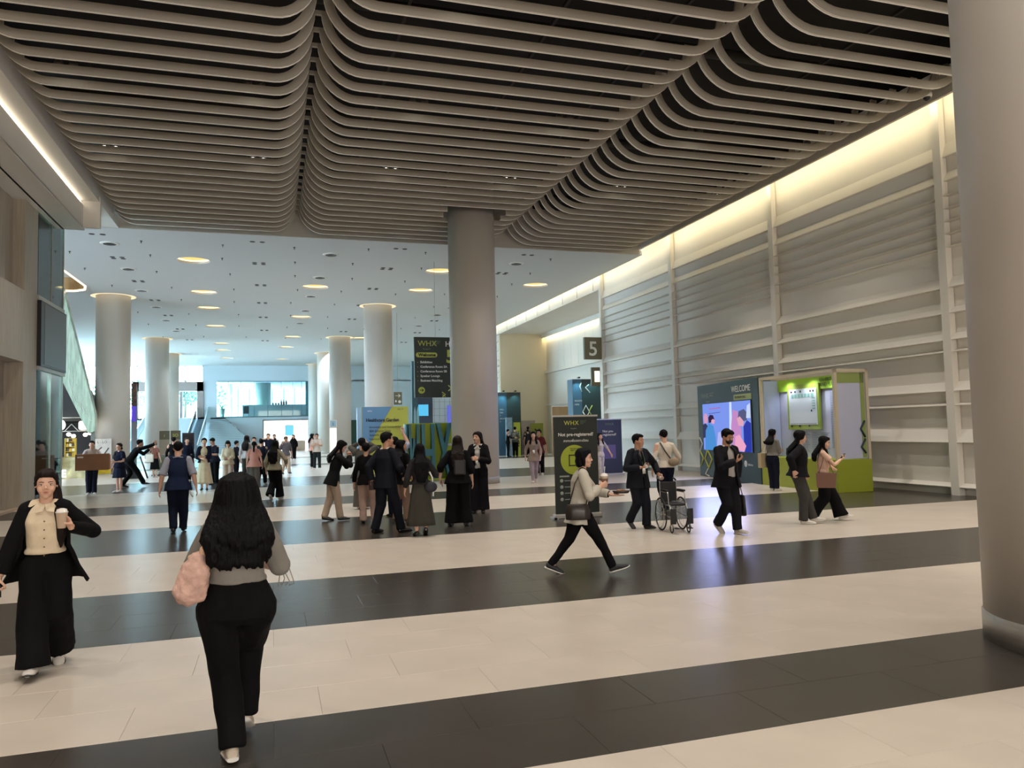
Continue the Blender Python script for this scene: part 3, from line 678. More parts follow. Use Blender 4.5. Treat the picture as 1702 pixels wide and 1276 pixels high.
bl = empty('glass_building', (-18, 150, 3.5)); MB().box(0, 26, 0, 12, 0, 7.2).build('facade', mat('cyan_facade', (126, 150, 160), .35), bl)
for i in range(13): MB().box(2*i, 2*i + .2, -.2, 0, 0, 7.2).build('facade_fin', mat('facade_fin', (120, 150, 170), .5), bl)
for i in range(3): MB().box(0, 26, -.15, 0, 1.7*i + 1.6, 1.7*i + 1.85).build('floor_band', mat('facade_band', (120, 150, 170), .5), bl)
tag(bl, 'pale blue glass building outside beyond the far entrance', 'building')

# ------------------------------------------------------------ signs and booths
# hanging sign
r = empty('hanging_sign', (5.57, 31.0, 3.12)); dk = mat('sign_charcoal_green', (54, 62, 56), .5)
MB().box(0, 3.0, 0, .12, 0, 2.5).build('sign_board', dk, r)
for x in (.9, 2.2): MB().tube([(x, .06, 2.5), (x, .06, 5.68)], .008, 6).build('cable', steel, r)
text('WHX', .32, (.15, -.006, 2.13), FR, limep, r, spacing=1.0); text('HEALTH &\nMEDICAL\nEXPO', .075, (.75, -.006, 2.3), FR, mat('grey_print', (130, 136, 124), .6), r)
text('Bangkok', .09, (.36, -.006, 1.98), FR, mat('grey_print', (130, 136, 124), .6), r); text('Hall', .3, (1.3, -.006, 2.12), FR, whitep, r, bold=.008); text('5', .75, (1.32, -.006, 1.45), FR, limep, r, bold=.02)
pill = [(.16 + .1 - .1*math.sin(a), 1.76 - .1*math.cos(a)) for a in [math.pi*i/8 for i in range(9)]][::-1]; pill = [(.16 - .0 + .1*math.cos(a) + .0, 1.76 + .1*math.sin(a)) for a in [math.pi/2 + math.pi*i/8 for i in range(9)]] + [(.86 + .1*math.cos(a), 1.76 + .1*math.sin(a)) for a in [-math.pi/2 + math.pi*i/8 for i in range(9)]]
MB().prism(pill, 'y', -.008, 0).build('welcome_pill', limep, r); text('Welcome', .18, (.17, -.011, 1.7), FR, blackp, r, bold=.008)
for i, s in enumerate(('Exhibition', 'Conference Room 5A', 'Conference Room 5B', 'Speaker Lounge', 'Business Matching')):
    text('- ', .13, (.11, -.006, 1.42 - .19*i), FR, whitep, r); text(s, .125, (.24, -.006, 1.42 - .19*i), FR, whitep, r, bold=.004)
MB().prism([(.28 + .14*math.cos(a), .3 + .14*math.sin(a)) for a in [2*math.pi*i/24 for i in range(24)]], 'y', -.008, 0).build('arrow_disc', limep, r)
b = MB(); b.box(.2, .35, -.012, -.008, .29, .315); b.prism([(.29, .38), (.37, .3025), (.29, .225), (.29, .26), (.335, .3025), (.29, .345)], 'y', -.012, -.008); b.build('arrow', blackp, r)
def chev(o, pts, rad, m, name='chevron'): return MB().tube(pts, rad, 4, side=(0, 1, 0)).build(name, m, o)
chev(r, [(1.14, -.01, .12), (1.28, -.01, .0 + .02)], .012, limep); chev(r, [(1.13, -.01, .22), (1.27, -.01, .12), (1.14, -.01, .01)], .022, limep); chev(r, [(1.4, -.01, .5), (1.52, -.01, .38), (1.4, -.01, .26)], .02, limep)
tag(r, 'large dark hanging sign reading WHX Welcome with room list, half behind the central column', 'sign')
# garden totem
r = empty('garden_sign', (3.66, 33.0, 0)); MB().box(0, 1.95, 0, .3, 0, 2.83).build('board', mat('sign_yellow', (206, 198, 84), .5), r)
MB().prism([(0, 2.83), (1.25, 2.83), (.1, .95), (0, .95)], 'y', -.008, 0).build('blue_field', mat('sign_blue', (112, 152, 188), .5), r)
MB().box(-.22, -.02, .05, .3, 0, 2.8).build('pale_edge', mat('edge_pale_blue', (170, 196, 220), .5), r)  # side strip in plain pale blue
text('Healthcare Garden', .2, (.14, -.012, 2.2), FR, mat('navy_print', (24, 36, 60), .5), r, bold=.004, spacing=.92)
for i, s in enumerate(('Innovation and Sustainability', 'SEA Solution Stage', 'Scientific Posters', 'International Pavilions')): text(s, .12, (.28, -.012, 1.93 - .17*i), FR, mat('navy_print', (24, 36, 60), .5), r)
text('whx', .12, (.2, -.012, 2.62), FR, whitep, r); text('July 2-4', .08, (1.5, -.012, 2.7), FR, mat('navy_print', (24, 36, 60), .5), r)
MB().box(.15, .78, -.012, 0, 1.02, 1.2).build('hall_tag', blackp, r); text('HALL 5-6', .11, (.24, -.016, 1.07), FR, whitep, r)
tag(r, 'blue and yellow sign board reading Healthcare Garden in front of a white column', 'sign')
# green letter wall
r = empty('letter_wall', (4.5, 27.0, 0)); teal2 = mat('letter_teal', (74, 134, 146), .5)
MB().box(0, 1.75, .35, .5, 0, 2.03).build('back_board', limem, r)
MB().box(0, 1.75, 0, .35, 0, .05).build('base', limem, r)
b = MB(); b.box(.0, .06, 0, .36, 0, 2.0); b.build('end_post', teal2, r)
def letter(poly): return MB().prism(poly, 'y', .0, .3).build('giant_letter', [teal2], r)
b = MB()
b.prism([(.10, 2.0), (.19, 2.0), (.27, .05), (.19, .05)], 'y', .02, .3); b.prism([(.19, .05), (.27, .05), (.33, 1.5), (.27, 1.5)], 'y', .025, .3)
b.prism([(.27, 1.5), (.33, 1.5), (.41, .05), (.33, .05)], 'y', .03, .3); b.prism([(.33, .05), (.41, .05), (.50, 2.0), (.42, 2.0)], 'y', .035, .3); b.build('giant_letter', teal2, r)
b = MB(); b.box(.58, .70, .05, .3, .05, 2.0); b.box(.94, 1.06, .05, .3, .05, 2.0); b.box(.70, .94, .05, .3, .85, 1.1); b.build('giant_letter', teal2, r)
b = MB(); b.prism([(1.12, 2.02), (1.25, 2.02), (1.66, .05), (1.52, .05)], 'y', .02, .3); b.prism([(1.56, 2.02), (1.68, 2.02), (1.28, .05), (1.14, .05)], 'y', .03, .31); b.build('giant_letter', teal2, r)
MB().box(1.45, 1.75, .3, .345, 1.2, 1.28).build('white_caption', whitep, r)
tag(r, 'lime green photo wall with giant teal letters WHX left of the central column', 'display')
# wayfinding sign
r = empty('wayfinding_sign', (6.83, 45.0, 3.34)); MB().box(0, .48, 0, .1, 0, .74).build('sign_board', oliveg, r)
b = MB(); b.box(.1, .36, -.006, 0, .51, .54); b.prism([(.27, .64), (.4, .525), (.27, .41), (.27, .46), (.34, .525), (.27, .59)], 'y', -.006, 0); b.ell((.34, 0, .17), (.09, .01, .09)); b.ell((.12, 0, .2), (.05, .01, .07)); b.build('pictogram', whitep, r)
MB().tube([(.24, .05, .74), (.24, .05, 5.46)], .01, 6).build('cable', steel, r); tag(r, 'small olive wayfinding sign with white arrow above the yellow board', 'sign')
# info stand, green slab
r = empty('information_stand', (3.74, 54.0, 0)); MB().box(0, .5, 0, .18, 0, 2.66).build('stand_body', white, r); MB().box(.03, .47, -.008, 0, .3, 2.1).build('lit_panel', emat('stand_light', (250, 248, 236), 1.2), r)
MB().box(.06, .44, -.008, 0, 2.2, 2.6).build('icon_panel', mat('icon_pale_blue', (160, 190, 210), .5), r); text('i', .4, (.25, -.012, 2.28), FR, mat('icon_navy', (20, 50, 80), .5), r, 'CENTER'); tag(r, 'slim lit white information stand with letter i at the foot of a column', 'stand')
r = empty('green_booth_panel', (5.26, 58.5, 0)); MB().box(.36, .96, 0, .3, 0, 2.7).build('dark_slab', mat('slab_forest', (16, 66, 54), .5), r); MB().box(0, .36, -.1, .2, 0, 2.75).build('green_side', mat('side_green', (130, 176, 110), .5, nscale=2, nvar=.2), r)
tag(r, 'dark green booth slab with light green side, right of the information stand', 'booth')
# booth wall behind the green letters
r = empty('booth_wall', (0, 60, 0)); MB().box(10.55, 11.0, 0, .3, 0, 7.3).build('tall_teal_panel', mat('booth_teal', (62, 94, 104), .5), r)
MB().box(11.0, 12.2, .1, .3, 0, 4.6).build('navy_panel', mat('booth_navy', (58, 68, 88), .5), r); MB().box(12.2, 14.3, .2, .4, 0, 4.6).build('grid_panel', mat('booth_pale', (196, 206, 216), .5), r)
b = MB()
for i in range(4): b.box(12.2, 14.3, .185, .2, 2.4 + .55*i, 2.42 + .55*i)
for i in range(5): b.box(12.35 + .42*i, 12.37 + .42*i, .185, .2, 2.2 + .3*(i % 2), 4.3)
b.build('grid_line', mat('grid_grey', (120, 134, 150), .5), r)
MB().box(11.05, 11.85, .05, .1, 2.95, 3.85).build('cyan_screen', emat('cyan_screen', (90, 190, 232), 1.0), r)
MB().box(13.4, 14.2, .12, .18, 2.3, 3.75).build('violet_screen', emat('violet_screen', (104, 112, 206), .9), r)
for x in (10.75, 10.98): MB().prism([(x - .1, 2.2), (x + .1, 2.2), (x + .08, 3.3), (x, 3.7), (x - .08, 3.3)], 'y', -.06, 0).build('bottle_print', mat('bottle_print', (150, 190, 200), .4), r)
tag(r, 'row of teal, navy and pale booth walls with glowing screens behind the green letters', 'booth')
# towers
def tower(x, y_, h, wl_, wr_, label, chevs, txt):
    r = empty('booth_tower', (x, y_, 0)); MB().box(wl_, wl_ + wr_, 0, .8, 0, h).build('dark_face', tealm, r); MB().box(0, wl_, .04, .8, 0, h).build('blue_face', mat('tower_steel_blue', (66, 100, 122), .5), r)
    for i, s in enumerate(txt): text(s, .12, (.1, .03, h*.72 - .2*i), FR, whitep, r)
    for c in chevs: chev(r, [(p[0], -.012, p[1]) for p in c[0]], .035, whitep if c[1] else limep)
    for sx in (wl_*.5, wl_ + wr_*.55):
        q = empty('arm_spotlight', (x + sx, y_ - .28, h + .05)); MB().box(-.05, .05, -.04, .1, -.02, .06).build('lamp_head', blackm, q); MB().tube([(0, .08, .03), (0, .4, .02)], .012, 6).build('arm', blackm, q)
        tag(q, ('left' if sx < wl_ else 'right') + ' arm spotlight clipped on top of the ' + ('teal tower with chevrons' if chevs else 'teal tower by the visitor sign'), 'spotlight', 'arm spotlights on the booth towers' if not chevs else 'arm spotlights on the chevron tower')
        lamp('tower_spot', 'SPOT', (x + sx, y_ - .42, h + .02), 26, (.35, .85, 1.0), .02, target=(x + sx, y_ + .0, h - 1.0), spot=90, blend=.8)
    return tag(r, label, 'booth')
tower(14.2, 48.3, 4.17, .6, .95, 'tall dark teal tower with blue side glowing under spotlights, right of the central column', [], ['HALL', 'Halls', '>', 'SHOW', '<'])
tower(15.75, 39.0, 4.4, .55, 1.1, 'dark teal tower with white chevrons lit blue from above, below the sign 5', [([(.95, 4.1), (.75, 3.95), (1.02, 3.65)], 1), ([(.55, 2.6), (.75, 2.95), (.95, 2.6), (.75, 2.3), (.55, 2.6)], 1), ([(1.12, 2.95), (.92, 2.62), (1.14, 2.3)], 0), ([(.5, 4.2), (.42, 4.0), (.52, 3.7)], 1)], ['REGISTER', 'HERE'])
r = empty('visitor_totem', (14.98, 47.4, 0)); MB().box(0, .42, 0, .25, 0, 2.17).build('totem_board', mat('totem_lime', (168, 176, 62), .5), r); text('VISITOR', .3, (.33, -.01, .55), (math.pi/2, -math.pi/2, 0), blackp, r, bold=.006)
MB().box(-.5, -.1, .1, .3, 0, 2.5).build('pale_side', mat('totem_paleblue', (130, 160, 180), .5, nscale=6, nvar=.2), r); MB().box(0, .5, .28, .4, 0, 2.6).build('dark_back', tealm, r)
tag(r, 'lime totem with VISITOR written vertically beside the teal tower', 'sign')
r = empty('notice_board', (16.2, 49.5, 0)); MB().box(0, .95, 0, .1, 0, 2.3).build('pinkish_board', mat('board_pinkgrey', (170, 156, 146), .5), r); MB().box(.62, 1.5, -.08, 0, 0, 2.1).build('olive_board', mat('board_olive', (140, 146, 52), .5), r)
text('X', .5, (.88, -.09, 1.35), FR, blackp, r, bold=.03); tag(r, 'pale notice board with an olive panel behind the walkers by the foyer', 'board')
r = empty('wood_partition', (16.55, 44.5, 0)); MB().box(0, 1.6, 0, .2, 0, 3.1).build('wood_panel', mat('partition_wood', (158, 126, 92), .5, nscale=3, nvar=.12, stretch=(6, 6, .4)), r); MB().box(0, 1.6, -.02, 0, 3.06, 3.12).build('top_trim', white, r); MB().tube([(.1, -.5, 0), (.1, -.5, 1.0), (1.5, -.5, 1.0)], .02, 6).build('barrier_rail', steel, r)
tag(r, 'brown wood partition wall with a rail in the hall foyer', 'partition')
r = empty('hall_number_sign', (13.98, 33.0, 4.93)); MB().box(0, .86, 0, .16, 0, 1.04).build('sign_box', oliveg, r); text('5', .95, (.43, -.012, .18), FR, whitep, r, 'CENTER', bold=.012); MB().box(.86, .95, .05, .1, .2, .8).build('bracket', steel, r); tag(r, 'olive box sign with a big white 5 projecting from the ribbed wall', 'sign')
r = empty('lit_wall_sign', (14.55, 33.6, 3.7)); MB().box(0, .45, 0, .1, 0, .9).build('sign_box', oliveg, r); MB().box(.16, .42, -.012, 0, .2, .72).build('lit_mark', emat('exit_mark', (255, 250, 230), 1.6), r); tag(r, 'small lit sign peeking out below the number 5 sign', 'sign')
# roll-up banners
def rollup(x, y_, w_, h, rz, m, label):
    r = empty('rollup_banner', (x, y_, 0), rz); MB().box(0, w_, 0, .012, .08, h).build('banner_sheet', m, r); MB().box(-.03, w_ + .03, -.09, .1, 0, .08).build('base_cassette', steel, r, bevel=.012)
    MB().tube([(w_/2, .04, .06), (w_/2, .03, h)], .012, 6).build('pole', steel, r); MB().box(-.01, w_ + .01, -.012, .02, h - .02, h + .015).build('top_rail', steel, r)
    b = MB(); b.box(-.08, 0, -.16, -.12, 0, .03); b.box(-.08, -.03, -.16, .12, 0, .03); b.build('foot', steel, r)
    tag(r, label, 'banner'); return r
r = rollup(5.22, 13.98, .92, 1.98, 0.0, mat('banner_black_green', (24, 32, 28), .5), 'black roll-up banner reading Not pre-registered? behind the woman holding a cup')
text('WHX', .12, (.22, -.003, 1.8), FR, limep, r, spacing=1.1); text('HEALTH &\nMEDICAL\nEXPO', .028, (.56, -.003, 1.87), FR, mat('grey_green_print', (90, 120, 90), .6), r); text('Bangkok', .035, (.36, -.003, 1.72), FR, mat('grey_print', (130, 136, 124), .6), r)
text('Not pre-registered?', .092, (.46, -.003, 1.585), FR, whitep, r, 'CENTER', bold=.001); text('สแกนเพื่อลงทะเบียน', .066, (.46, -.003, 1.47), FR, whitep, r, 'CENTER')
MB().prism([(.42 + .29*math.cos(a), 1.12 + .29*math.sin(a)) for a in [2*math.pi*i/36 for i in range(36)]], 'y', -.004, 0).build('lime_disc', mat('disc_lime', (160, 174, 50), .5), r)
b = MB(); b.box(.3, .32, -.007, -.004, 1.0, 1.22); b.box(.5, .52, -.007, -.004, 1.0, 1.22); b.box(.3, .52, -.007, -.004, 1.0, 1.02); b.box(.3, .52, -.007, -.004, 1.2, 1.22); b.build('frame_print', blackp, r)
text('Scan here to\nregister now', .035, (.42, -.006, 1.33), FR, blackp, r, 'CENTER')
b = MB()
for i in range(4): b.ell((.14, 0, .72 - .12*i), (.035, .004, .035))
for i in range(4): b.box(.2, .32, -.004, 0, .71 - .12*i, .725 - .12*i)
b.box(.1, .3, -.004, 0, .79, .82); b.build('icon_print', mat('icon_grey', (150, 156, 150), .6), r)
r = rollup(11.12, 25.3, .95, 2.02, 0.0, mat('banner_navy', (36, 42, 66), .5), 'navy roll-up banner behind the woman in the light jumpsuit')
text('WHX', .14, (.3, -.003, 1.8), FR, mat('grey_green_print', (90, 120, 90), .6), r); text('Not pre-\nregistered?', .12, (.2, -.003, 1.55), FR, whitep, r)
MB().box(.15, .7, -.004, 0, .6, 1.1).build('violet_print', mat('violet_print', (90, 80, 130), .5), r)

# ------------------------------------------------------------ screen wall and directory kiosk by the right wall
A = Vector((14.05, 23.31)); B = Vector((13.33, 18.84)); L = (B - A).length
ang = math.atan2((B - A).y, (B - A).x)
FK = (math.pi/2, 0, 0)
r = empty('screen_wall', (A.x, A.y, 0), ang); MB().box(0, L, 0, .4, 0, 3.07).build('wall_body', tealm, r)
MB().box(.45, L - .42, -.03, 0, .88, 2.45).build('screen_bezel', blackm, r)
sx0, sx1, sz0, sz1 = .48, L - .45, .9, 2.43
def scr(n, poly, col, e=1.0, d=-.034): return MB().prism([(sx0 + p[0]*(sx1 - sx0), sz0 + p[1]*(sz1 - sz0)) for p in poly], 'y', d, d + .002).build(n, emat('screen_' + n, col, e), r)
scr('sky_blue', [(0, 0), (1, 0), (1, 1), (0, 1)], (112, 136, 214), 1.15)
scr('light_stripe', [(.58, .35), (.64, .35), (.64, 1), (.6, 1)], (190, 205, 240), 1.15, -.036)
scr('red_line', [(.15, .88), (.4, .89), (.4, .905), (.15, .895)], (190, 90, 140), 1, -.036); scr('dark_line', [(.14, .78), (.4, .8), (.4, .81), (.14, .79)], (60, 60, 130), 1, -.036)
scr('far_man_suit', [(.0, .25), (.12, .3), (.13, .5), (.06, .58), (0, .55)], (54, 56, 92), 1, -.037); scr('far_man_face', [(.03, .58), (.02, .72), (.05, .8), (.1, .78), (.12, .68), (.1, .58)], (206, 150, 180), 1, -.038)
scr('cyan_suit', [(.04, 0), (.3, 0), (.28, .3), (.24, .52), (.14, .58), (.06, .42)], (74, 138, 204), 1, -.039); scr('dark_hair', [(.14, .58), (.13, .7), (.17, .76), (.24, .75), (.27, .66), (.2, .6)], (50, 34, 66), 1, -.04); scr('face_pink', [(.2, .58), (.26, .56), (.28, .64), (.24, .67), (.2, .64)], (220, 160, 190), 1, -.041)
scr('pale_crowd', [(.3, .05), (.62, .0), (.62, .3), (.5, .42), (.34, .38)], (170, 176, 226), 1, -.037)
scr('pink_figure', [(.62, 0), (.78, 0), (.82, .4), (.76, .8), (.66, .84), (.62, .5)], (188, 134, 190), 1, -.038)
scr('navy_suit', [(.86, 0), (1, 0), (1, .56), (.93, .62), (.86, .5)], (44, 58, 158), 1, -.039); scr('grey_hair', [(.76, .66), (.78, .8), (.88, .84), (.94, .76), (.93, .62), (.86, .6)], (84, 86, 124), 1, -.04); scr('profile_face', [(.77, .52), (.74, .66), (.8, .7), (.87, .6), (.86, .5)], (214, 160, 178), 1, -.041)
scr('pink_arm', [(.68, .06), (.86, -.0), (.9, .12), (.78, .34), (.7, .3)], (226, 160, 190), 1, -.042); scr('bottle', [(.92, .66), (1, .66), (1, .95), (.94, .9)], (190, 205, 235), 1, -.043)
text('WHX', .26, (.34, -.006, 2.62), FK, mat('grey_print2', (150, 158, 152), .6), r); text('Bangkok', .09, (.75, -.006, 2.48), FK, mat('grey_print2', (150, 158, 152), .6), r); text('HEALTH &\nMEDICAL', .08, (1.02, -.006, 2.75), FK, mat('grey_print2', (150, 158, 152), .6), r)
text('WELCOME', .27, (2.75, -.006, 2.72), FK, whitep, r); MB().box(2.9, 4.1, -.01, 0, 2.47, 2.64).build('lime_caption', mat('caption_lime', (156, 166, 92), .5), r); text('PLATINUM HALL', .1, (3.0, -.013, 2.52), FK, blackp, r)
for pts, m in (([(.1, .85 + .45), (.32, 1.1), (.1, .85)], whitep), ([(.1, .85), (.36, .62), (.14, .35)], limep), ([(.75, .9), (.5, .6), (.8, .3), (1.08, .6), (.75, .9)], limep), ([(.75, .28), (.5, .08), (.8, -.1 + .12)], whitep)):
    chev(r, [(p[0], -.014, p[1]) for p in pts], .03, m)
MB().ell((3.55, 0, .55), (.1, .01, .1)).build('round_logo', whitep, r); text('Informa', .1, (3.72, -.006, .5), FK, whitep, r)
tag(r, 'dark teal wall with a glowing screen of people in blue, behind the man with a briefcase', 'display')
sc = lamp('screen_glow', 'AREA', tuple((A + (B - A)*.5).to_3d() + Vector((-.35, -.0, 1.65))), 45, (.45, .5, 1.0), 2.6, target=((A + B)/2).to_3d() + Vector((-6, .0, .2)), sy=1.4)
sc.data.use_shadow = True
r = empty('directory_kiosk', (B.x, B.y - .05, 0), -math.pi/2 - .03)     # local +x runs toward the camera, -y faces the hall
LK = 3.2; base = mat('kiosk_lime', (146, 156, 40), .5); fr = mat('kiosk_frame', (196, 184, 160), .5)
MB().box(0, LK, 0, 1.0, 0, .80).build('lime_base', base, r, bevel=.004)
MB().box(.05, LK - .3, .62, .70, .8, 2.95).build('back_panel', mat('kiosk_white', (186, 190, 214), .6), r)
MB().box(.05, LK - .3, .55, .61, 2.62, 2.95).build('lime_header', mat('header_lime', (150, 190, 50), .5), r)
MB().box(.6, 1.95, .5, .56, 1.55, 2.78).build('map_board', mat('map_frame_lime', (140, 160, 62), .5), r); MB().box(.68, 1.87, .49, .5, 1.68, 2.66).build('map_sheet', mat('map_white', (196, 206, 216), .6), r)
b = MB(); random.seed(8)
for i in range(16): b.box(.74 + .07*i, .76 + .07*i, .484, .49, 1.7, 1.72)
for (x, z) in ((.78, 2.58), (.95, 2.58), (1.18, 2.58), (1.6, 2.58), (1.72, 2.58), (1.62, 2.05), (.75, 1.64), (1.1, 1.64), (1.5, 1.64)): b.box(x, x + .05, .484, .49, z - .02, z + .03)
b.build('map_marks', blackp, r)
b = MB()
for i in range(7): b.box(.8 + .14*i, .9 + .14*i, .484, .49, 2.42, 2.52)
for i in range(5): b.box(1.68, 1.8, .484, .49, 2.1 + .07*i, 2.13 + .07*i)
b.build('map_booths', mat('map_pale_green', (130, 176, 170), .5), r)
tm = mat('list_print', (150, 154, 180), .6)
for c in range(6):
    b = MB()
    for k in range(34):
        z = (2.55 if c > 3 else 1.45) - .045*k
        if z < .95: break
        b.box(.65 + .4*c, .65 + .4*c + random.uniform(.18, .32), .612, .618, z, z + .018)
    b.build('list_column', tm, r)
text('EXHIBITOR LIST\nAND FLOORPLAN', .13, (1.95, .54, 2.82), (math.pi/2, 0, 0), mat('header_print', (60, 90, 30), .5), r)
for (x, yy) in ((0, .0), (LK - .08, 0.0), (LK - .08, .92), (0, .92)): MB().box(x, x + .08, yy, yy + .08, .8, 3.0).build('frame_post', fr, r)
b = MB(); b.box(0, LK, 0, .08, 2.97, 3.05); b.box(0, LK, .92, 1.0, 2.97, 3.05); b.box(0, .08, 0, 1, 2.97, 3.05); b.box(LK - .08, LK, 0, 1, 2.97, 3.05); b.build('frame_beam', fr, r)
MB().box(LK - .06, LK - .04, .08, .92, .82, 2.95).build('end_panel', mat('kiosk_white', (186, 190, 214), .6), r)
b = MB(); b.box(LK - .035, LK - .03, .78, .9, .84, 2.95); b.box(LK - .035, LK - .03, .08, .9, 2.7, 2.95); b.build('end_lime_band', mat('end_lime', (140, 156, 90), .5), r)
for pts in ([(1.75), (1.55), (1.35)], [(1.3), (1.1), (.95)]):
    MB().tube([(LK - .02, .86, pts[0]), (LK - .02, .74, pts[1]), (LK - .02, .86, pts[2])], .03, 4).build('chevron', tealm, r)
MB().box(.08, .1, .08, .6, .82, 2.95).build('side_panel', mat('side_pale', (170, 182, 216), .5), r)
tag(r, 'lime based glass directory kiosk with map and exhibitor lists by the ribbed wall', 'kiosk')
rot = Matrix.Rotation(-math.pi/2 - .03, 3, 'Z')
for x in (.7, 1.7, 2.6):
    p = rot @ Vector((x, .2, 2.93)) + Vector((B.x, B.y - .05, 0)); q = rot @ Vector((x, .6, 2.2)) + Vector((B.x, B.y - .05, 0))
    lamp('kiosk_spot', 'SPOT', p, 14, (.86, .93, 1.0), .03, target=q, spot=110, blend=.8)
cr = empty('security_camera', (14.1, 13.2, 8.98)); MB().lathe([(.1, 0), (.11, .03), (.11, .1)], n=16).build('mount', white, cr); MB().ell((0, 0, 0), (.08, .08, .08)).build('dome', blackm, cr); tag(cr, 'dark dome security camera under the slats at the top of the ribbed wall', 'camera')
# ------------------------------------------------------------ people
def V(*a): return Vector(a)
def remesh(mb, voxel, smooth=2, fac=0.5, fold=None):
    """join overlapping closed pieces into one continuous surface; returns (verts, faces)"""
    me = bpy.data.meshes.new('tmp'); me.from_pydata(mb.v, [], mb.f); me.update()
    o = bpy.data.objects.new('tmp', me); COL.objects.link(o)
    m = o.modifiers.new('r', 'REMESH'); m.mode = 'VOXEL'; m.voxel_size = voxel; m.use_smooth_shade = True
    if smooth: k = o.modifiers.new('s', 'SMOOTH'); k.iterations = smooth; k.factor = fac
    dg = bpy.context.evaluated_depsgraph_get(); ev = o.evaluated_get(dg); r = bpy.data.meshes.new_from_object(ev)
    vs = [v.co.copy() for v in r.vertices]; fs = [tuple(p.vertices) for p in r.polygons]
    if fold:
        ns = [v.normal.copy() for v in r.vertices]
        for i, v in enumerate(vs): vs[i] = v + ns[i] * fold(v)
    bpy.data.objects.remove(o, do_unlink=True); bpy.data.meshes.remove(me); bpy.data.meshes.remove(r)
    return vs, fs
def mk(name, geo, m, parent):
    b = MB(); b.add(geo[0], geo[1], 0, True); return b.build(name, m, parent)

# --- generic head (unit: head height 1 from chin to crown, centre at eye level, face toward +y)
def head_geo(voxel, fem=True):
    b = MB()
    b.ell((0, -.06, .12), (.335, .41, .385), nu=28, nv=18)          # skull
    b.ell((0, .06, -.06), (.29, .33, .36), nu=24, nv=16)            # face
    b.ell((0, .12, -.27), (.22 if fem else .245, .24, .215), nu=20, nv=14)   # jaw
    b.ell((0, .27, -.40), (.1 if fem else .13, .1, .09))            # chin
    for s in (-1, 1):
        b.ell((s*.165, .24, -.14), (.11, .12, .12)); b.ell((s*.12, .325, .075), (.11, .055, .035))   # cheek, brow
        b.ell((s*.335, -.0, -.02), (.03, .075, .12)); b.ell((s*.055, .375, -.135), (.035, .045, .03))   # ear, nostril
    b.tube([(0, .34, .04), (0, .40, -.06), (0, .445, -.115)], [.035, .042, .05], 8)
    b.ell((0, .365, -.235), (.085, .045, .025)); b.ell((0, .355, -.275), (.075, .045, .03))
    return remesh(b, voxel, 2)
HEAD = {True: head_geo(.03, True), False: head_geo(.03, False)}
HEADF = {True: head_geo(.02, True), False: head_geo(.02, False)}
# --- generic hands: +y toward fingertips, palm faces -z, thumb on +x ; length 1 = hand length (wrist to tip)
def hand_geo(kind):
    b = MB()
    b.tube([(0, -.12, 0), (0, .04, 0), (0, .25, 0), (0, .47, -.01)], [(.13, .11), (.17, .1), (.225, .085), (.225, .075)], 12, side=(1, 0, 0))
    L = {0: .40, 1: .46, 2: .43, 3: .34}
    curl = {'relax': .35, 'grip': 1.15, 'flat': .08, 'hold': .75}[kind]
    for i in range(4):
        x = .17 - i*.113; base = V(x, .44 - (.03 if i in (0, 3) else 0), 0); a = curl*.45; p = [V(x*.9, .3, 0), base]; l = L[i]
        spread = (1.5 - i) * .05
        for seg in (.45, .3, .25):
            d = V(spread, math.cos(a), -math.sin(a)).normalized(); p.append(p[-1] + d*l*seg); a += curl*(.85 + .05*i)
        b.tube(p, [.05, .054, .05, .045, .036], 8); b.ell(p[-1], (.038, .038, .036), nu=8, nv=6)
    tz = -.05 if kind in ('relax', 'flat') else -.2
    tp = [V(.1, .08, -.02), V(.23, .2, -.05), V(.31 if kind in ('relax', 'flat') else .2, .36, tz*1.4), V(.33 if kind in ('relax', 'flat') else .1, .5, tz*1.9)]
    b.tube(tp, [.08, .07, .056, .045], 8); b.ell(tp[-1], (.047, .047, .045), nu=8, nv=6)
    return remesh(b, .034, 1)
HANDS = {k: hand_geo(k) for k in ('relax', 'grip', 'flat', 'hold')}

def ik(a, t, l1, l2, pole):
    d = t - a; L = min(d.length, (l1 + l2) * .999); u = d.normalized(); t2 = a + u * L
    c = (l1*l1 + L*L - l2*l2) / (2*l1*L); c = max(-1, min(1, c)); p = pole - u * pole.dot(u)
    p = p.normalized() if p.length > 1e-5 else u.orthogonal().normalized()
    return a + u*(l1*c) + p*(l1*math.sqrt(max(0, 1 - c*c))), t2
SKIN = {'l': mat('skin_light', (214, 170, 146), .5), 'm': mat('skin_medium', (188, 140, 114), .5), 'd': mat('skin_tan', (150, 104, 82), .5)}
def cloth(name, rgb, rough=.85, var=.08): return mat('cloth_' + name, rgb, rough, nscale=9, nvar=var, bump=.25, bscale=220, spec=.15)
hairm = mat('hair_black', (7, 7, 8), .62, nscale=60, nvar=.5, stretch=(1, 1, .06), bump=.6, bscale=60, spec=.12); hairm2 = mat('hair_dark_brown', (26, 17, 14), .6, spec=.15, nscale=60, nvar=.4, stretch=(1, 1, .06), bump=.5, bscale=60)
lipm = mat('lips', (176, 108, 98), .5); eyew = mat('eye_white', (214, 208, 204), .3); irism = mat('iris', (26, 18, 14), .2); browm = mat('brow', (40, 28, 24), .7)

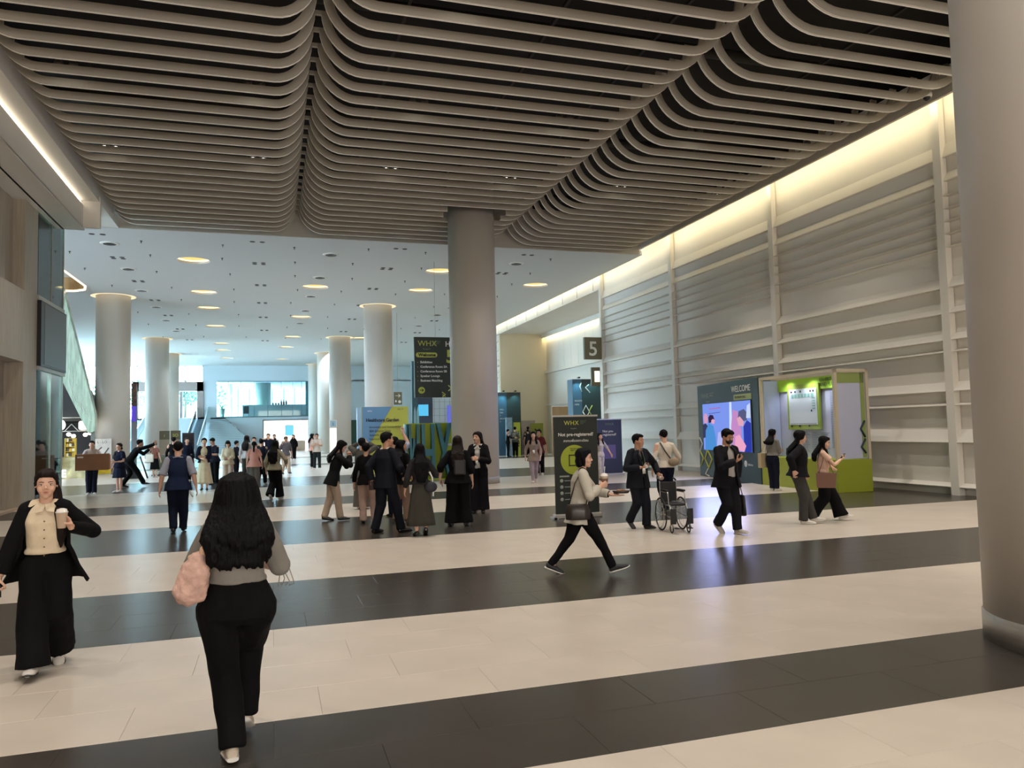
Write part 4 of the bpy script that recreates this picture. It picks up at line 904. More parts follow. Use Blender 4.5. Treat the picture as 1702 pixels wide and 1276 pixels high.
def wobble(v, s=9.0, a=.004): return noise.noise(v * s) * a
def folds(amp, seed=0, sc=7.0):
    def f(v):
        return amp * (noise.noise(V(v.x*sc + seed, v.y*sc, v.z*sc*.45)) + .5*noise.noise(V(v.x*sc*2.3, v.y*sc*2.3 + seed, v.z*sc*1.3)))
    return f
def vfolds(amp, seed=0):      # long vertical folds
    def f(v):
        return amp * (noise.noise(V(v.x*22 + seed, v.y*22, v.z*1.6)) + .4*noise.noise(V(v.x*9, v.y*9 + seed, v.z*9)))
    return f

def person(p):
    H = p.get('H', 1.6); fem = p.get('fem', True); W_ = p.get('w', 1.0); det = p.get('det', 1)   # det 2 near, 1 mid, 0 far
    vx = {2: .009, 1: .0125, 0: .021}[det]; root = empty('person', (p['x'], p['y'], 0), -math.radians(p.get('rot', 0)))
    tag(root, p['label'], 'person', p.get('group'))
    sk = SKIN[p.get('skin', 'l')]
    X, Y, Z = V(1, 0, 0), V(0, 1, 0), V(0, 0, 1)
    ln = math.radians(p.get('lean', 2)); sl = math.radians(p.get('side', 0)); tw = math.radians(p.get('twist', 0))
    dz = p.get('drop', 0.0)
    pel = V(p.get('px', 0), p.get('py', 0), H*(.525 - dz))
    u = V(math.sin(sl), math.sin(ln), math.cos(ln)*math.cos(sl)).normalized()
    R3 = Matrix.Rotation(-tw, 3, 'Z'); sx = (R3 @ X); sx = (sx - u*sx.dot(u)).normalized(); fw = u.cross(sx); 
    def T(s, x=0, y=0): return pel + u*(s*H) + sx*(x*H) + fw*(y*H)   # torso point
    shw = (.083 if fem else .096) * (.5 + .5*W_)
    neck = T(.30); hy = math.radians(p.get('hyaw', 0)); hp = math.radians(p.get('hpitch', 0))
    hc = neck + u*(.102*H) + V(0, .012*H, 0) + V(0, math.sin(hp)*-.03*H if hp > 0 else 0, 0)
    hc = neck + (u*.5 + Z*.5).normalized()*(.096*H) + (R3 @ Matrix.Rotation(-hy, 3, 'Z') @ V(0, .012*H + .03*H*math.sin(-hp), 0))
    MH = R3 @ Matrix.Rotation(-hy, 3, 'Z') @ Matrix.Rotation(hp, 3, 'X') @ Matrix.Rotation(math.radians(p.get('htilt', 0)), 3, 'Y')
    hs = .143*H if fem else .140*H
    def HP(x, y, z): return hc + MH @ (V(x, y, z)*hs)
    # limbs
    sh = {s: T(.270, s*shw, 0) for s in (-1, 1)}
    arms = {}
    for s, k in ((-1, 'L'), (1, 'R')):
        a = p.get('arm' + k, {})
        t = a.get('t', (.135 + .02*W_, .03, .485)); tgt = V(s*t[0]*H, t[1]*H, t[2]*H) if not a.get('abs') else V(*t)*H
        pole = V(*a.get('pole', (s*.5, -1, -.2))); e, w = ik(sh[s], tgt, .175*H, .15*H, pole)
        arms[s] = (sh[s], e, w, a)
    legs = {}
    for s, k in ((-1, 'L'), (1, 'R')):
        f_ = p.get('foot' + k, (s*.052, 0, 0, 0, 4*s))       # x, y, lift, pitch deg(heel up +), yaw
        hip = pel + sx*(s*.052*H) - u*(.0*H); pitch = math.radians(f_[3]); yaw = math.radians(f_[4])
        toe = R3 @ V(math.sin(yaw), math.cos(yaw), 0) if False else V(math.sin(yaw), math.cos(yaw), 0)
        ball = V(f_[0]*H, f_[1]*H, f_[2]*H) + toe*(.06*H)*(0)
        if pitch >= 0: ank = V(f_[0]*H, f_[1]*H, f_[2]*H) + toe*(.075*H)*(1 - math.cos(pitch)) + Z*(.048*H + .075*H*math.sin(pitch))
        else: ank = V(f_[0]*H, f_[1]*H, f_[2]*H + .048*H)
        kn, an = ik(hip, ank, .245*H, .232*H, V(math.sin(yaw)*.4, 1, 0)); legs[s] = (hip, kn, an, pitch, toe, f_)
    # body
    b = MB(); sc = H
    b.tube([T(-.02), T(.08), T(.18), T(.27), T(.295)], [(.07*sc*W_, .05*sc*W_), (.064*sc*W_, .046*sc*W_), (.074*sc*W_, .05*sc*W_), (.075*sc, .045*sc), (.04*sc, .035*sc)], 16, side=sx)
    b.tube([T(.27), neck, HP(0, -.05, -.15)], [.034*sc if fem else .04*sc, .03*sc if fem else .037*sc, .031*sc if fem else .037*sc], 12)
    for s in (-1, 1):
        a, e, w, ap = arms[s]; k = (.85 + .15*W_) * (1 if fem else 1.15)
        b.ell(a, (.032*sc*k,)*3); b.tube([a, a.lerp(e, .5), e, e.lerp(w, .3), w], [.031*sc*k, .027*sc*k, .022*sc*k, .023*sc*k, .0145*sc*k], 10)
        hip, kn, an, pitch, toe, f_ = legs[s]; k = .8 + .2*W_
        b.ell(hip, (.04*sc*k,)*3)
        b.tube([hip, hip.lerp(kn, .5), kn, kn.lerp(an, .3), an], [.042*sc*k, .043*sc*k, .031*sc*k, .032*sc*k, .02*sc], 10)
        b.tube([an, an + V(0, 0, -.02*sc) + toe*.03*sc], [.021*sc, .018*sc], 8)
    gv, gf = remesh(b, max(vx, .011) if det else vx, 3)
    B = MB(); B.add(gv, gf, 0, True)
    hg = (HEADF if det == 2 else HEAD)[fem]; B.add([HP(*v) for v in hg[0]], hg[1], 0, True)
    hands = {}
    for s in (-1, 1):
        a, e, w, ap = arms[s]; d = (w - e).normalized()
        d = V(*ap['dir']).normalized() if 'dir' in ap else d
        n = V(*ap['palm']) if 'palm' in ap else V(-s, 0, 0); n = n - d*n.dot(d); n = n.normalized() if n.length > 1e-4 else d.orthogonal().normalized()
        # local: +y=d, -z=palm normal n, thumb +x for right hand when palm faces inwards
        zax = -n; xax = d.cross(zax).normalized(); 
        flip = ap.get('flip', None)
        if flip is None: thumb_front = V(0, 1, .6); sgn = 1 if xax.dot(thumb_front) > 0 else -1
        else: sgn = flip
        xax = xax * sgn; hl = .108*H*(1 if fem else 1.06)
        g = HANDS[ap.get('hand', 'relax')]; base = w - d*.004*H
        vs = [base + (xax*v.x + d*v.y + zax*v.z)*hl for v in g[0]]
        fs = [tuple(reversed(f)) for f in g[1]] if sgn * (1 if True else 1) < 0 else g[1]
        B.add(vs, fs, 0, True); hands[s] = (base + d*.5*hl + n*.05*hl, d, n, xax)
    B.build('body', sk, root)
    # face
    if det and p.get('face', True):
        for s in (-1, 1):
            m3 = MH
            e = MB(); e.ell(HP(s*.135, .318, .005), (.062*hs, .03*hs, .026*hs), MH, nu=12, nv=8); eo = e.build('eye', eyew, root)
            e = MB(); e.ell(HP(s*.135, .338, .003), (.026*hs, .014*hs, .026*hs), MH, nu=10, nv=6); io = e.build('iris', irism, eo)
            e = MB(); e.tube([HP(s*.065, .345, .035), HP(s*.135, .352, .045), HP(s*.205, .315, .03)], [.009*hs, .011*hs, .007*hs], 6); e.build('eyelid', browm, root)
            e = MB(); e.tube([HP(s*.06, .375, .095), HP(s*.14, .375, .115), HP(s*.22, .32, .09)], [.012*hs, .015*hs, .008*hs], 6); e.build('eyebrow', browm, root)
        e = MB(); e.ell(HP(0, .402, -.232), (.07*hs, .018*hs, .018*hs), MH, nu=12, nv=6); e.ell(HP(0, .395, -.268), (.06*hs, .022*hs, .022*hs), MH, nu=12, nv=6); e.build('lips', lipm, root)
    # hair
    hv_ = p.get('hvol', 1.0); hr = p.get('hair', 'short'); hm = hairm2 if p.get('hairc') == 'b' else hairm
    hb = MB()
    if hr != 'none':
        hb.ell(HP(0, -.12 - .1*(hv_-1), .17 - .1*(hv_-1)), (.375*hs*hv_, .405*hs*hv_, .375*hs*hv_), MH, nu=24, nv=16)
        hb.ell(HP(0, .1, .345), (.30*hs, .27*hs, .17*hs), MH, nu=20, nv=12)
        if hr == 'short':
            for s in (-1, 1): hb.ell(HP(s*.3, .02, .12), (.075*hs, .19*hs, .15*hs), MH)
            hb.ell(HP(0, -.3, -.05), (.24*hs, .14*hs, .22*hs), MH); hb.ell(HP(-.08, .24, .34), (.2*hs, .12*hs, .1*hs), MH)
        else:
            for s in (-1, 1):
                kq = .7 if hr in ('side', 'bun', 'pony') else 1.0
                hb.tube([HP(s*.14, .26, .37), HP(s*.28, .19, .24), HP(s*.335, .08, .05), HP(s*.335, .0, -.12)], [.085*hs*kq, .075*hs*kq, .07*hs*kq, .055*hs*kq], 10)
                hb.ell(HP(s*.30, -.1, .04), (.1*hs*kq, .22*hs, .25*hs*kq), MH)
            if p.get('fringe'):
                hb.ell(HP(0, .3, .24), (.26*hs, .11*hs, .15*hs), MH)
        if hr == 'bob':
            hb.tube([HP(0, -.2, .1), HP(0, -.22, -.2), HP(0, -.18, -.42), HP(0, -.16, -.5)], [(.38*hs, .24*hs), (.40*hs, .27*hs), (.39*hs, .24*hs), (.3*hs, .14*hs)], 18, side=MH @ X)
            for s in (-1, 1): hb.tube([HP(s*.33, .02, 0), HP(s*.345, .06, -.25), HP(s*.33, .08, -.45)], [.1*hs, .09*hs, .05*hs], 10)
        if hr == 'long':
            L = p.get('hlen', .3) * H; bk = -fw; wv = p.get('hwav', 0.0)
            p0 = HP(0, -.22, .05); p1 = HP(0, -.26, -.3); up = T(.27, 0, -.075 - .01*W_); hwid = p.get('hwid', .085)
            pts = [p0, p1, up, up - u*(L*.35) + bk*.006*H, up - u*(L*.7) + bk*.004*H, up - u*L]
            hb.tube(pts, [(.36*hs*hv_, .22*hs), (.37*hs*hv_, .2*hs), (hwid*H, .03*H), (hwid*1.02*H, .027*H), (hwid*.85*H, .022*H), (hwid*.6*H, .008*H)], 20, side=sx)
            for s in (-1, 1):
                if p.get('hfront', True):
                    q = T(.25, s*.06, .045); hb.tube([HP(s*.33, .02, -.05), HP(s*.34, .06, -.35), q, q - u*(L*.35)], [.1*hs, .11*hs, .024*H, .008*H], 10)
            if det:
                random.seed(int(H*1000))
                for i in range(16 if det == 1 else 24):
                    x = -1 + 2*(i + .5)/(16 if det == 1 else 24); ph = random.uniform(0, 6)
                    hb.tube([up + sx*(x*hwid*H*(.95 + .08*math.sin(ph + t*1.3))) + bk*(.024*H + .01*math.sin(ph + t*2)) - u*(L*(t/6.0)*(1.0 - .25*abs(x) + .1*math.sin(ph))) for t in range(7)], [.012*H, .013*H, .014*H, .013*H, .012*H, .009*H, .003*H], 6)
        if hr == 'long' and det == 2:
            random.seed(5); bk = -fw
            for i in range(34):
                az = math.pi*(-.12 + 1.24*(i + .5)/34) ; cx_, cy_ = math.cos(az), -math.sin(az); w1 = random.uniform(-.03, .03); ph = random.uniform(0, 6.28)
                q0 = HP(cx_*.08, -.05 + cy_*.1, .56); q1 = HP(cx_*.33*hv_, -.1 + cy_*.36*hv_, .38); q2 = HP(cx_*.40*hv_, -.12 + cy_*.42*hv_, .1); q3 = HP(cx_*(.44*hv_ + w1), -.14 + cy_*(.44*hv_), -.22)
                q4 = up + sx*(cx_*hwid*1.02*H) + bk*(.03*H*(-cy_) + .006*H); pts = [q0, q1, q2, q3, q4]
                for t in range(1, 6): pts.append(q4 + sx*(.012*H*math.sin(ph + t*1.1) - cx_*.006*H*t) + bk*(.008*H*math.sin(ph + t*1.7)) - u*(L*t/5.0*(1.02 + .12*math.sin(ph))))
                hb.tube(pts, [.006*H, .011*H, .0125*H, .013*H, .013*H, .013*H, .013*H, .012*H, .009*H, .003*H], 6)
        if hr == 'pony':
            bk = -fw; q = HP(0, -.5, .1); hb.tube([HP(0, -.42, .12), q, q + bk*.02*H - Z*.05*H, q + bk*.01*H - Z*.14*H, q - Z*.2*H], [.02*H, .022*H, .026*H, .02*H, .004*H], 10)
        if hr == 'bun': hb.ell(HP(0, -.42, .42), (.16*hs, .16*hs, .15*hs), MH)
        if hr == 'side':   # long hair gathered over one shoulder
            s = p.get('hside', 1); q = T(.24, s*.07, .05)
            hb.tube([HP(0, -.3, -.1), HP(s*.2, -.3, -.35), T(.29, s*.045, -.02), q, q - u*.09*H, q - u*.16*H], [.07*H*.8, .04*H, .032*H, .03*H, .024*H, .006*H], 12)
        hv = {2: .0085, 1: .012, 0: .02}[det]
        st_ = (lambda v: .004*noise.noise(V(v.x*62, v.y*62, v.z*5))) if hr != 'short' else (lambda v: .004*noise.noise(v*38))
        mk('hair', remesh(hb, hv, 2, .5, st_), hm, root)
    # trousers / skirt
    bt = p.get('bottom', ('straight', cloth('black', (20, 20, 23)))); style, cm = bt[0], bt[1]; hipw = p.get('hip', 1.0)
    rr = {'slim': (.058, .044, .034, .028), 'straight': (.06, .05, .044, .042), 'wide': (.068, .066, .07, .078), 'flare': (.064, .056, .06, .072)}.get(style)
    g = MB(); hw = .098*W_*hipw; wst = p.get('waist', .075)
    if rr:
        g.tube([T(wst), T(wst - .03), T(.01), T(-.03), T(-.055)], [(.074*sc*W_, .056*sc*W_), (.08*sc*W_, .06*sc*W_), (hw*sc, .07*sc*W_*(.6 + .4*hipw)), (hw*.98*sc, .072*sc*W_*(.6 + .4*hipw)), (hw*.8*sc, .055*sc*W_)], 18, side=sx)
        for s in (-1, 1):
            hip, kn, an, pitch, toe, f_ = legs[s]; k = W_*.5 + .5; sd = (sx)
            hip = pel + sx*(s*.05*hipw*W_*H) - u*.01*H
            end = kn.lerp(an, p.get('hem', 1.0)) ; dd = (an - kn).normalized(); end = end - dd*(-.012*H if p.get('hem', 1) >= 1 else 0)
            g.ell(hip, (rr[0]*sc*k*.98, rr[0]*sc*k*1.1, rr[0]*sc*k))
            g.tube([hip, hip.lerp(kn, .5), kn, kn.lerp(end, .5), end], [(rr[0]*sc*k, rr[0]*sc*k*1.12), (rr[0]*.93*sc*k, rr[0]*.98*sc*k), rr[1]*sc*k, rr[2]*sc*k, (rr[3]*sc*k, rr[3]*sc*k*1.1)], 14, side=sd)
        mk('trousers', remesh(g, vx*1.05, 2, .5, folds(.011 if det else .005, p['x']*7)), cm, root)
    else:   # skirt or dress skirt: pleated cone with closed hem
        z0 = p.get('hemz', .2)*H; n = 36; rings = 9; vs = []; top = T(wst); hemr = p.get('hemr', .14); cen = (legs[-1][2] + legs[1][2])*.5
        for i in range(rings + 1):
            t = i / rings; c = top.lerp(V(pel.x*.6 + cen.x*.4, pel.y*.6 + cen.y*.4, z0), t)
            q = min(1, t*3.2); rx = (.08*(1-q) + .106*q)*W_ if t < .32 else .106*W_ + (hemr - .106*W_)*((t - .31)/.69); ry = rx*.78
            for k in range(n):
                a = 2*math.pi*k/n; pl = 1 + p.get('pleat', .05)*t*math.sin(a*9 + p['x']*3); vs.append(c + (sx*math.cos(a)*rx + fw*math.sin(a)*ry)*H*pl)
        fs = [(i*n+k, i*n+(k+1) % n, (i+1)*n+(k+1) % n, (i+1)*n+k) for i in range(rings) for k in range(n)]
        g.add(vs, fs, 0, True); g.f += [tuple(reversed(range(n))), tuple(rings*n + k for k in range(n))]; g.m += [0, 0]; g.sm += [False, False]
        g.build('skirt', cm, root)
        if p.get('leggings'):
            lg = MB()
            for s in (-1, 1):
                hip, kn, an, pitch, toe, f_ = legs[s]; lg.tube([kn, kn.lerp(an, .4), an], [.036*sc, .036*sc, .026*sc], 10)
            lg.build('leggings', p['leggings'], root)
    # top
    tp = p.get('top', {}); cm = tp.get('m', cloth('white', (200, 196, 190))); hem = tp.get('hem', -.01); k = tp.get('k', 1.0)*W_; fl = tp.get('flare', 1.0)
    def torso(gb, hem, k, grow=0.0, nk=.037, topz=.302):
        bust = .010 if fem else .0
        pts = [T(hem), T(hem*.5 + .04, 0, 0), T(.085), T(.15, 0, .002), T(.21, 0, bust*.6), T(.255), T(.285), T(topz)]
        G = grow
        un = hem < .045 and not p.get('jacket'); rad = [((.088*fl + G)*sc*k*(1.36 if un else 1), (.064*fl + G)*sc*k*(1.48 if un else 1)), ((.09 + G)*sc*k*(fl*.4 + .6)*(1.18 if un else 1), (.066 + G)*sc*k*(1.22 if un else 1)), ((.078 + G)*sc*k, (.062 + G)*sc*k), ((.086 + G)*sc*k, (.065 + bust*.6 + G)*sc*k), ((.094 + G)*sc*(.5 + .5*k), (.064 + bust*.7 + G)*sc*(.5 + .5*k)), ((.088 + G)*sc*(.6 + .4*k)*(1 if fem else 1.12), (.056 + G)*sc), ((.066 + G)*sc*(1 if fem else 1.15), (.044 + G)*sc), (nk*sc + G*.5*sc, nk*sc + G*.5*sc)]
        gb.tube(pts, rad, 20, side=sx)
        for s in (-1, 1): gb.tube([T(.298, s*.02), T(.289, s*.045), sh[s] + u*.004*sc], [(.03 + G)*sc, (.032 + G)*sc, (.033 + G)*sc], 12)
    def sleeves(gb, length, wd, grow=0.0, ends=None):
        for s in (-1, 1):
            a, e, w, ap = arms[s]; G = grow
            gb.ell(a, ((.034 + G)*sc*(.5 + .5*wd),)*3)
            if length <= .01: continue
            if length < .5:
                q = a.lerp(e, length*2); gb.tube([a, a.lerp(q, .5), q], [(.034 + G)*sc*(.5 + .5*wd), (.036 + G)*sc*wd, (.038 + G)*sc*wd], 12)
            else:
                q = e.lerp(w, (length - .5)*2); gb.tube([a, a.lerp(e, .5), e, e.lerp(q, .5), q], [(.033 + G)*sc*(.5 + .5*wd), (.032 + G)*sc*wd, (.031 + G)*sc*wd, (.028 + G)*sc*wd, (.024 + G)*sc*wd], 12)
                gb.ell(e, ((.031 + G)*sc*wd,)*3)
    g = MB(); torso(g, hem, k); sleeves(g, tp.get('sleeve', .3), tp.get('sw', 1.0))
    mk(tp.get('name', 'shirt'), remesh(g, vx, 3, .5, folds(.010 if det else .004, p['x']*5 + 2)), cm, root)
    if tp.get('collar'):
        c = MB()
        for s in (-1, 1): c.prism([(0, 0), (.045*H, -.0), (.012*H, -.06*H)], 'y', 0, .006) if False else c.add([T(.305, s*.03, .02), T(.31, s*.045, -.005), T(.262, s*.04, .064), T(.268, s*.008, .068), T(.300, s*.0, .055)], [(0, 1, 2, 3, 4)] if s > 0 else [(4, 3, 2, 1, 0)], 0)
        cc = c.build('collar', tp['collar'], root); sd_ = cc.modifiers.new('t', 'SOLIDIFY'); sd_.thickness = .006
    if tp.get('buttons'):
        c = MB()
        for i in range(5): c.ell(T(.22 - .042*i, 0, .0725 + (.006 if i < 3 else .0)), (.006, .006, .006), nu=8, nv=5)
        c.build('buttons', tp['buttons'], root)
    jk = p.get('jacket')
    if jk:   # open-fronted shell
        g = MB(); n = 26; op = math.radians(jk.get('open', 40)); hem = jk.get('hem', -.06); kk = jk.get('k', 1.0)*W_; fl2 = jk.get('flare', 1.0); th = .016 if det < 2 else .013
        if det == 0: th = .026
        lv = [(hem, .118*fl2, .097*fl2), (hem*.5 + .03, .109*(.5 + .5*fl2), .09), (.09, .095, .081), (.16, .097, .083), (.215, .103, .083), (.255, .098, .070), (.283, .074, .056), (.305, .043, .042)]
        inner = []; outer = []
        for (s_, rx, ry) in lv:
            o_ = op * (jk.get('hemopen', 1.0) if s_ < .05 else 1.0) * (.75 if s_ > .27 else 1)
            if s_ > .1 and jk.get('button'): o_ *= 1.0
            elif jk.get('button'): o_ *= .12
            for q in range(n):
                a = math.pi/2 + o_ + (2*math.pi - 2*o_) * q/(n - 1); cx = math.cos(a); sy = math.sin(a); m_ = (1 if fem else 1.1)
                outer.append(T(s_, cx*rx*kk*m_, sy*ry*kk)); inner.append(T(s_, cx*(rx*kk*m_ - th/H), sy*(ry*kk - th/H)))
        m = len(lv); N0 = n*m; fs = []
        for i in range(m - 1):
            for q in range(n - 1):
                a = i*n+q; fs.append((a, a+1, a+n+1, a+n)); fs.append((N0+a, N0+a+n, N0+a+n+1, N0+a+1))
            a = i*n; fs.append((a, a+n, N0+a+n, N0+a)); a = i*n+n-1; fs.append((a, N0+a, N0+a+n, a+n))
        for q in range(n - 1):
            fs.append((q, N0+q, N0+q+1, q+1)); a = (m-1)*n+q; fs.append((a, a+1, N0+a+1, N0+a))
        g.add(outer + inner, fs, 0, True)
        for s in (-1, 1): g.tube([T(.298, s*.045), T(.290, s*.06), sh[s] + u*.004*sc], [.026*sc, .034*sc, .039*sc], 12)
        sleeves(g, jk.get('sleeve', .97), jk.get('sw', 1.0), .006)
        mk('jacket', remesh(g, min(vx, .0095) if det else .016, 3, .5, folds(.009, p['x']*3)), jk['m'], root)
        if jk.get('lapel'):
            c = MB()
            for s in (-1, 1):
                pts = [T(.30, s*.035, .035), T(.27, s*.065, .07), T(.20, s*.06, .095), T(.08, s*.02, .094), T(.2, s*.02, .096)]
                c.add(pts, [(0, 1, 2, 3, 4)], 0)
            cc = c.build('lapel', jk['m'], root); sd_ = cc.modifiers.new('t', 'SOLIDIFY'); sd_.thickness = .008
    if p.get('tie'): MB().tube([T(.29, 0, .055), T(.22, 0, .083), T(.1, 0, .08)], [(.008*H, .004), (.014*H, .005), (.02*H, .005)], 8, side=sx).build('tie', p['tie'], root)
    if p.get('lanyard'):
        c = MB(); c.tube([T(.30, -.035, .02), T(.2, -.02, .09), T(.12, 0, .09)], .004, 5); c.tube([T(.30, .035, .02), T(.2, .02, .09), T(.12, 0, .09)], .004, 5); c.build('lanyard', mat('lanyard_green', (90, 130, 110), .6), root)
        MB().tube([T(.12, 0, .098), T(.06, 0, .1)], [(.022*H, .003), (.022*H, .003)], 4, side=sx).build('badge', whitep, root)
    if p.get('mask'): e = MB(); e.ell(HP(0, .225, -.22), (.265*hs, .235*hs, .235*hs), MH, nu=16, nv=10); e.build('face_mask', blackm, root)
    if p.get('cap'): e = MB(); e.ell(HP(0, -.04, .3), (.37*hs, .42*hs, .27*hs), MH, nu=16, nv=10); e.tube([HP(0, .2, .2), HP(0, .62, .16)], [(.27*hs, .03*hs), (.2*hs, .02*hs)], 10, side=MH @ X); e.build('cap', p['cap'], root)
    # shoes
    shm = p.get('shoe', cloth('black', (20, 20, 23))); sole = p.get('sole', None)
    for s in (-1, 1):
        hip, kn, an, pitch, toe, f_ = legs[s]; side_ = V(toe.y, -toe.x, 0)
        d = (toe*math.cos(pitch) - Z*math.sin(pitch)); up = (Z*math.cos(pitch) + toe*math.sin(pitch))
        an0 = an
        heel = an0 - up*.048*H - d*.035*H; L = .158*H*p.get('shl', 1.0)
        def Q(y_, z_): return heel + d*(y_*L) + up*(z_*H)
        g = MB(); r1 = .026*H
        g.tube([Q(.02, .022), Q(.12, .026), Q(.35, .026), Q(.6, .021), Q(.85, .016), Q(.99, .012)], [(.018*H, .02*H), (.023*H, .026*H), (.024*H, .027*H), (.029*H, .021*H), (.027*H, .015*H), (.014*H, .009*H)], 12, side=side_)
        g.ell(Q(.2, .034), (.022*H, .026*H, .02*H), nu=10, nv=7)
        so = mk('shoe', remesh(g, .009 if det else .014, 1), shm, root)
        if sole: MB().tube([Q(-.02, .006), Q(.2, .006), Q(.5, .006), Q(.8, .007), Q(1.02, .012)], [(.019*H, .007*H), (.024*H, .0075*H), (.027*H, .0075*H), (.031*H, .007*H), (.014*H, .005*H)], 12, side=side_).build('sole', sole, so)
    p['_T'] = T; p['_hands'] = hands; p['_arms'] = arms; p['_HP'] = HP; p['_root'] = root; p['_sx'] = sx; p['_fw'] = fw; p['_u'] = u; p['_hs'] = hs
    p['_W'] = Matrix.Translation((p['x'], p['y'], 0)) @ Matrix.Rotation(-math.radians(p.get('rot', 0)), 4, 'Z')
    return p
def held(p, name, label, cat):
    """an object of its own placed in the person's frame"""
    o = empty(name, (p['x'], p['y'], 0), -math.radians(p.get('rot', 0))); return tag(o, label, cat)
def phone(p, s, label, d=None):
    c, dd, n, xx = p['_hands'][s]; o = held(p, 'phone', label, 'phone')
    b = MB(); ax = (n*.3 + dd).normalized() if d is None else V(*d).normalized(); sd = xx - ax*xx.dot(ax); sd = sd.normalized() if sd.length > .1 else ax.orthogonal().normalized()
    q = c + n*.02; b.tube([q - ax*.07, q + ax*.07], [(.036, .005), (.036, .005)], 4, side=sd); b.build('phone_body', blackm, o)
    nn = ax.cross(sd); MB().tube([q - ax*.062 + nn*.0045, q + ax*.062 + nn*.0045], [(.031, .0012), (.031, .0012)], 4, side=sd).build('screen_face', mat('phone_glass', (30, 34, 44), .1), o)
    return o
def cup(p, s, label, body, liquid=None, big=1.0, straw=True):
    c, dd, n, xx = p['_hands'][s]; o = held(p, 'drink_cup', label, 'cup'); q = c + n*.035 - V(0, 0, .055)
    def L(pr): return [(r*big, z*big) for r, z in pr]
    g = MB(); g.lathe(L([(.028, 0), (.03, .003), (.043, .12), (.044, .125)]), n=20); g.v = [(v[0] + q.x, v[1] + q.y, v[2] + q.z) for v in g.v]; g.build('cup_body', body, o)
    g = MB(); g.lathe(L([(.046, .122), (.046, .13), (.04, .133), (.036, .15), (.012, .158)]), n=20); g.v = [(v[0] + q.x, v[1] + q.y, v[2] + q.z) for v in g.v]; g.build('lid', mat('lid_clear', (220, 214, 206), .2), o)
    if liquid:
        g = MB(); g.lathe(L([(.0295, .004), (.0445, .10)]), n=20); g.v = [(v[0] + q.x, v[1] + q.y, v[2] + q.z) for v in g.v]; g.build('drink', liquid, o)
    if straw: MB().tube([q + V(0, 0, .12*big), q + V(.01, .01, .23*big)], .004, 6).build('straw', whitep, o)
    return o
BK = cloth('black', (11, 11, 13)); NV = cloth('navy', (22, 26, 44)); WH = cloth('white', (206, 202, 198)); CR = cloth('cream', (214, 198, 172)); GR = cloth('grey', (128, 126, 122)); BG = cloth('beige', (186, 166, 146)); PK = cloth('pink', (206, 150, 140)); DG = cloth('dark_grey', (56, 56, 56)); CH = cloth('charcoal', (40, 40, 42)); WSH = mat('white_sneaker', (206, 200, 192), .6); WSO = mat('white_sole', (220, 216, 208), .6); BSH = mat('black_leather', (16, 15, 16), .3)
def walk(k, lead, lift=0, w=.045):
    """k stride half length in H; the trailing heel is raised"""
    a = (w, k*.9, 0, -8, 3); b_ = (w, -k, .0, 38, 3)
    R_ = a if lead == 'R' else b_; L_ = b_ if lead == 'R' else a
    return dict(footR=(R_[0], R_[1], R_[2], R_[3], 4), footL=(-L_[0], L_[1], L_[2], L_[3], -4), drop=k*k*.9)
# 1 front woman walking away
p1 = person(dict(x=-.19, y=4.58, H=1.56, det=2, rot=-4, w=1.14, hip=1.22, label='woman walking away in front, long wavy black hair, grey knit top, black trousers', hair='long', hlen=.115, hwid=.108, hwav=1, hvol=1.13, hfront=False, face=False,
    footL=(-.022, -.06, 0, 8, -4), footR=(.03, .13, .02, 30, 6), drop=.012, lean=1, hyaw=0, hpitch=4, waist=.135,
    top=dict(m=cloth('grey_knit', (132, 128, 122), .95), hem=.105, sleeve=.6, sw=1.3, name='knit_top'), bottom=('straight', BK), shoe=mat('cream_sneaker', (206, 192, 172), .7), sole=WSO,
    armL=dict(t=(.07, .19, .63), pole=(-.9, -.5, -.7)), armR=dict(t=(.07, .2, .63), pole=(.9, -.5, -.7))))
r_ = held(p1, 'shoulder_bag', 'puffy pink and cream bag with twisted strap on the front woman\'s left shoulder', 'bag')
T = p1['_T']; pm_ = mat('bag_pink', (206, 168, 154), .8, nscale=11, nvar=.24, bump=.6, bscale=30)
g = MB(); c = T(.115, -.145, -.05)
g.ell(c, (.085, .055, .125), Matrix.Rotation(math.radians(12), 3, 'Y'), nu=24, nv=16); g.ell(c + V(.02, 0, .07), (.055, .045, .085), nu=18, nv=12); g.ell(c + V(-.015, 0, -.06), (.088, .06, .075), nu=18, nv=12)
mk('bag_body', remesh(g, .008, 2, .5, lambda v: .012*noise.noise(v*26) + .004*noise.noise(v*70)), pm_, r_)
sp = [c + V(.035, 0, .13), T(.235, -.1, -.085), T(.28, -.088, -.065), T(.315, -.08, -.01), T(.28, -.085, .05), T(.2, -.12, .07), c + V(-.02, .07, .1)]
full = []
for i in range(len(sp) - 1):
    for k in range(5): full.append(sp[i].lerp(sp[i+1], k/5.0))
g = MB()
for i, q in enumerate(full): g.ell(q + V(.006*math.sin(i*1.7), 0, 0), (.020, .018, .018), nu=10, nv=7)
mk('twisted_strap', remesh(g, .008, 1), mat('strap_cream', (226, 190, 160), .8), r_)
for s in (-1, 1):
    a, e, w_, ap = p1['_arms'][s]; q = e.lerp(w_, .16) + V(s*.028, -.02, -.03); g = MB()
    for k in range(4): g.tube([q, q + V(s*.02*(k - 1), -.02, .012 if k % 2 else -.02), q + V(s*.028*(k - .5), -.03, -.03 - .035*k/2), q + V(s*.02*(k - 1), -.02, -.09)], .0032, 5)
    g.build('cuff_tie', cloth('grey_knit', (132, 128, 122), .95), p1['_root'])
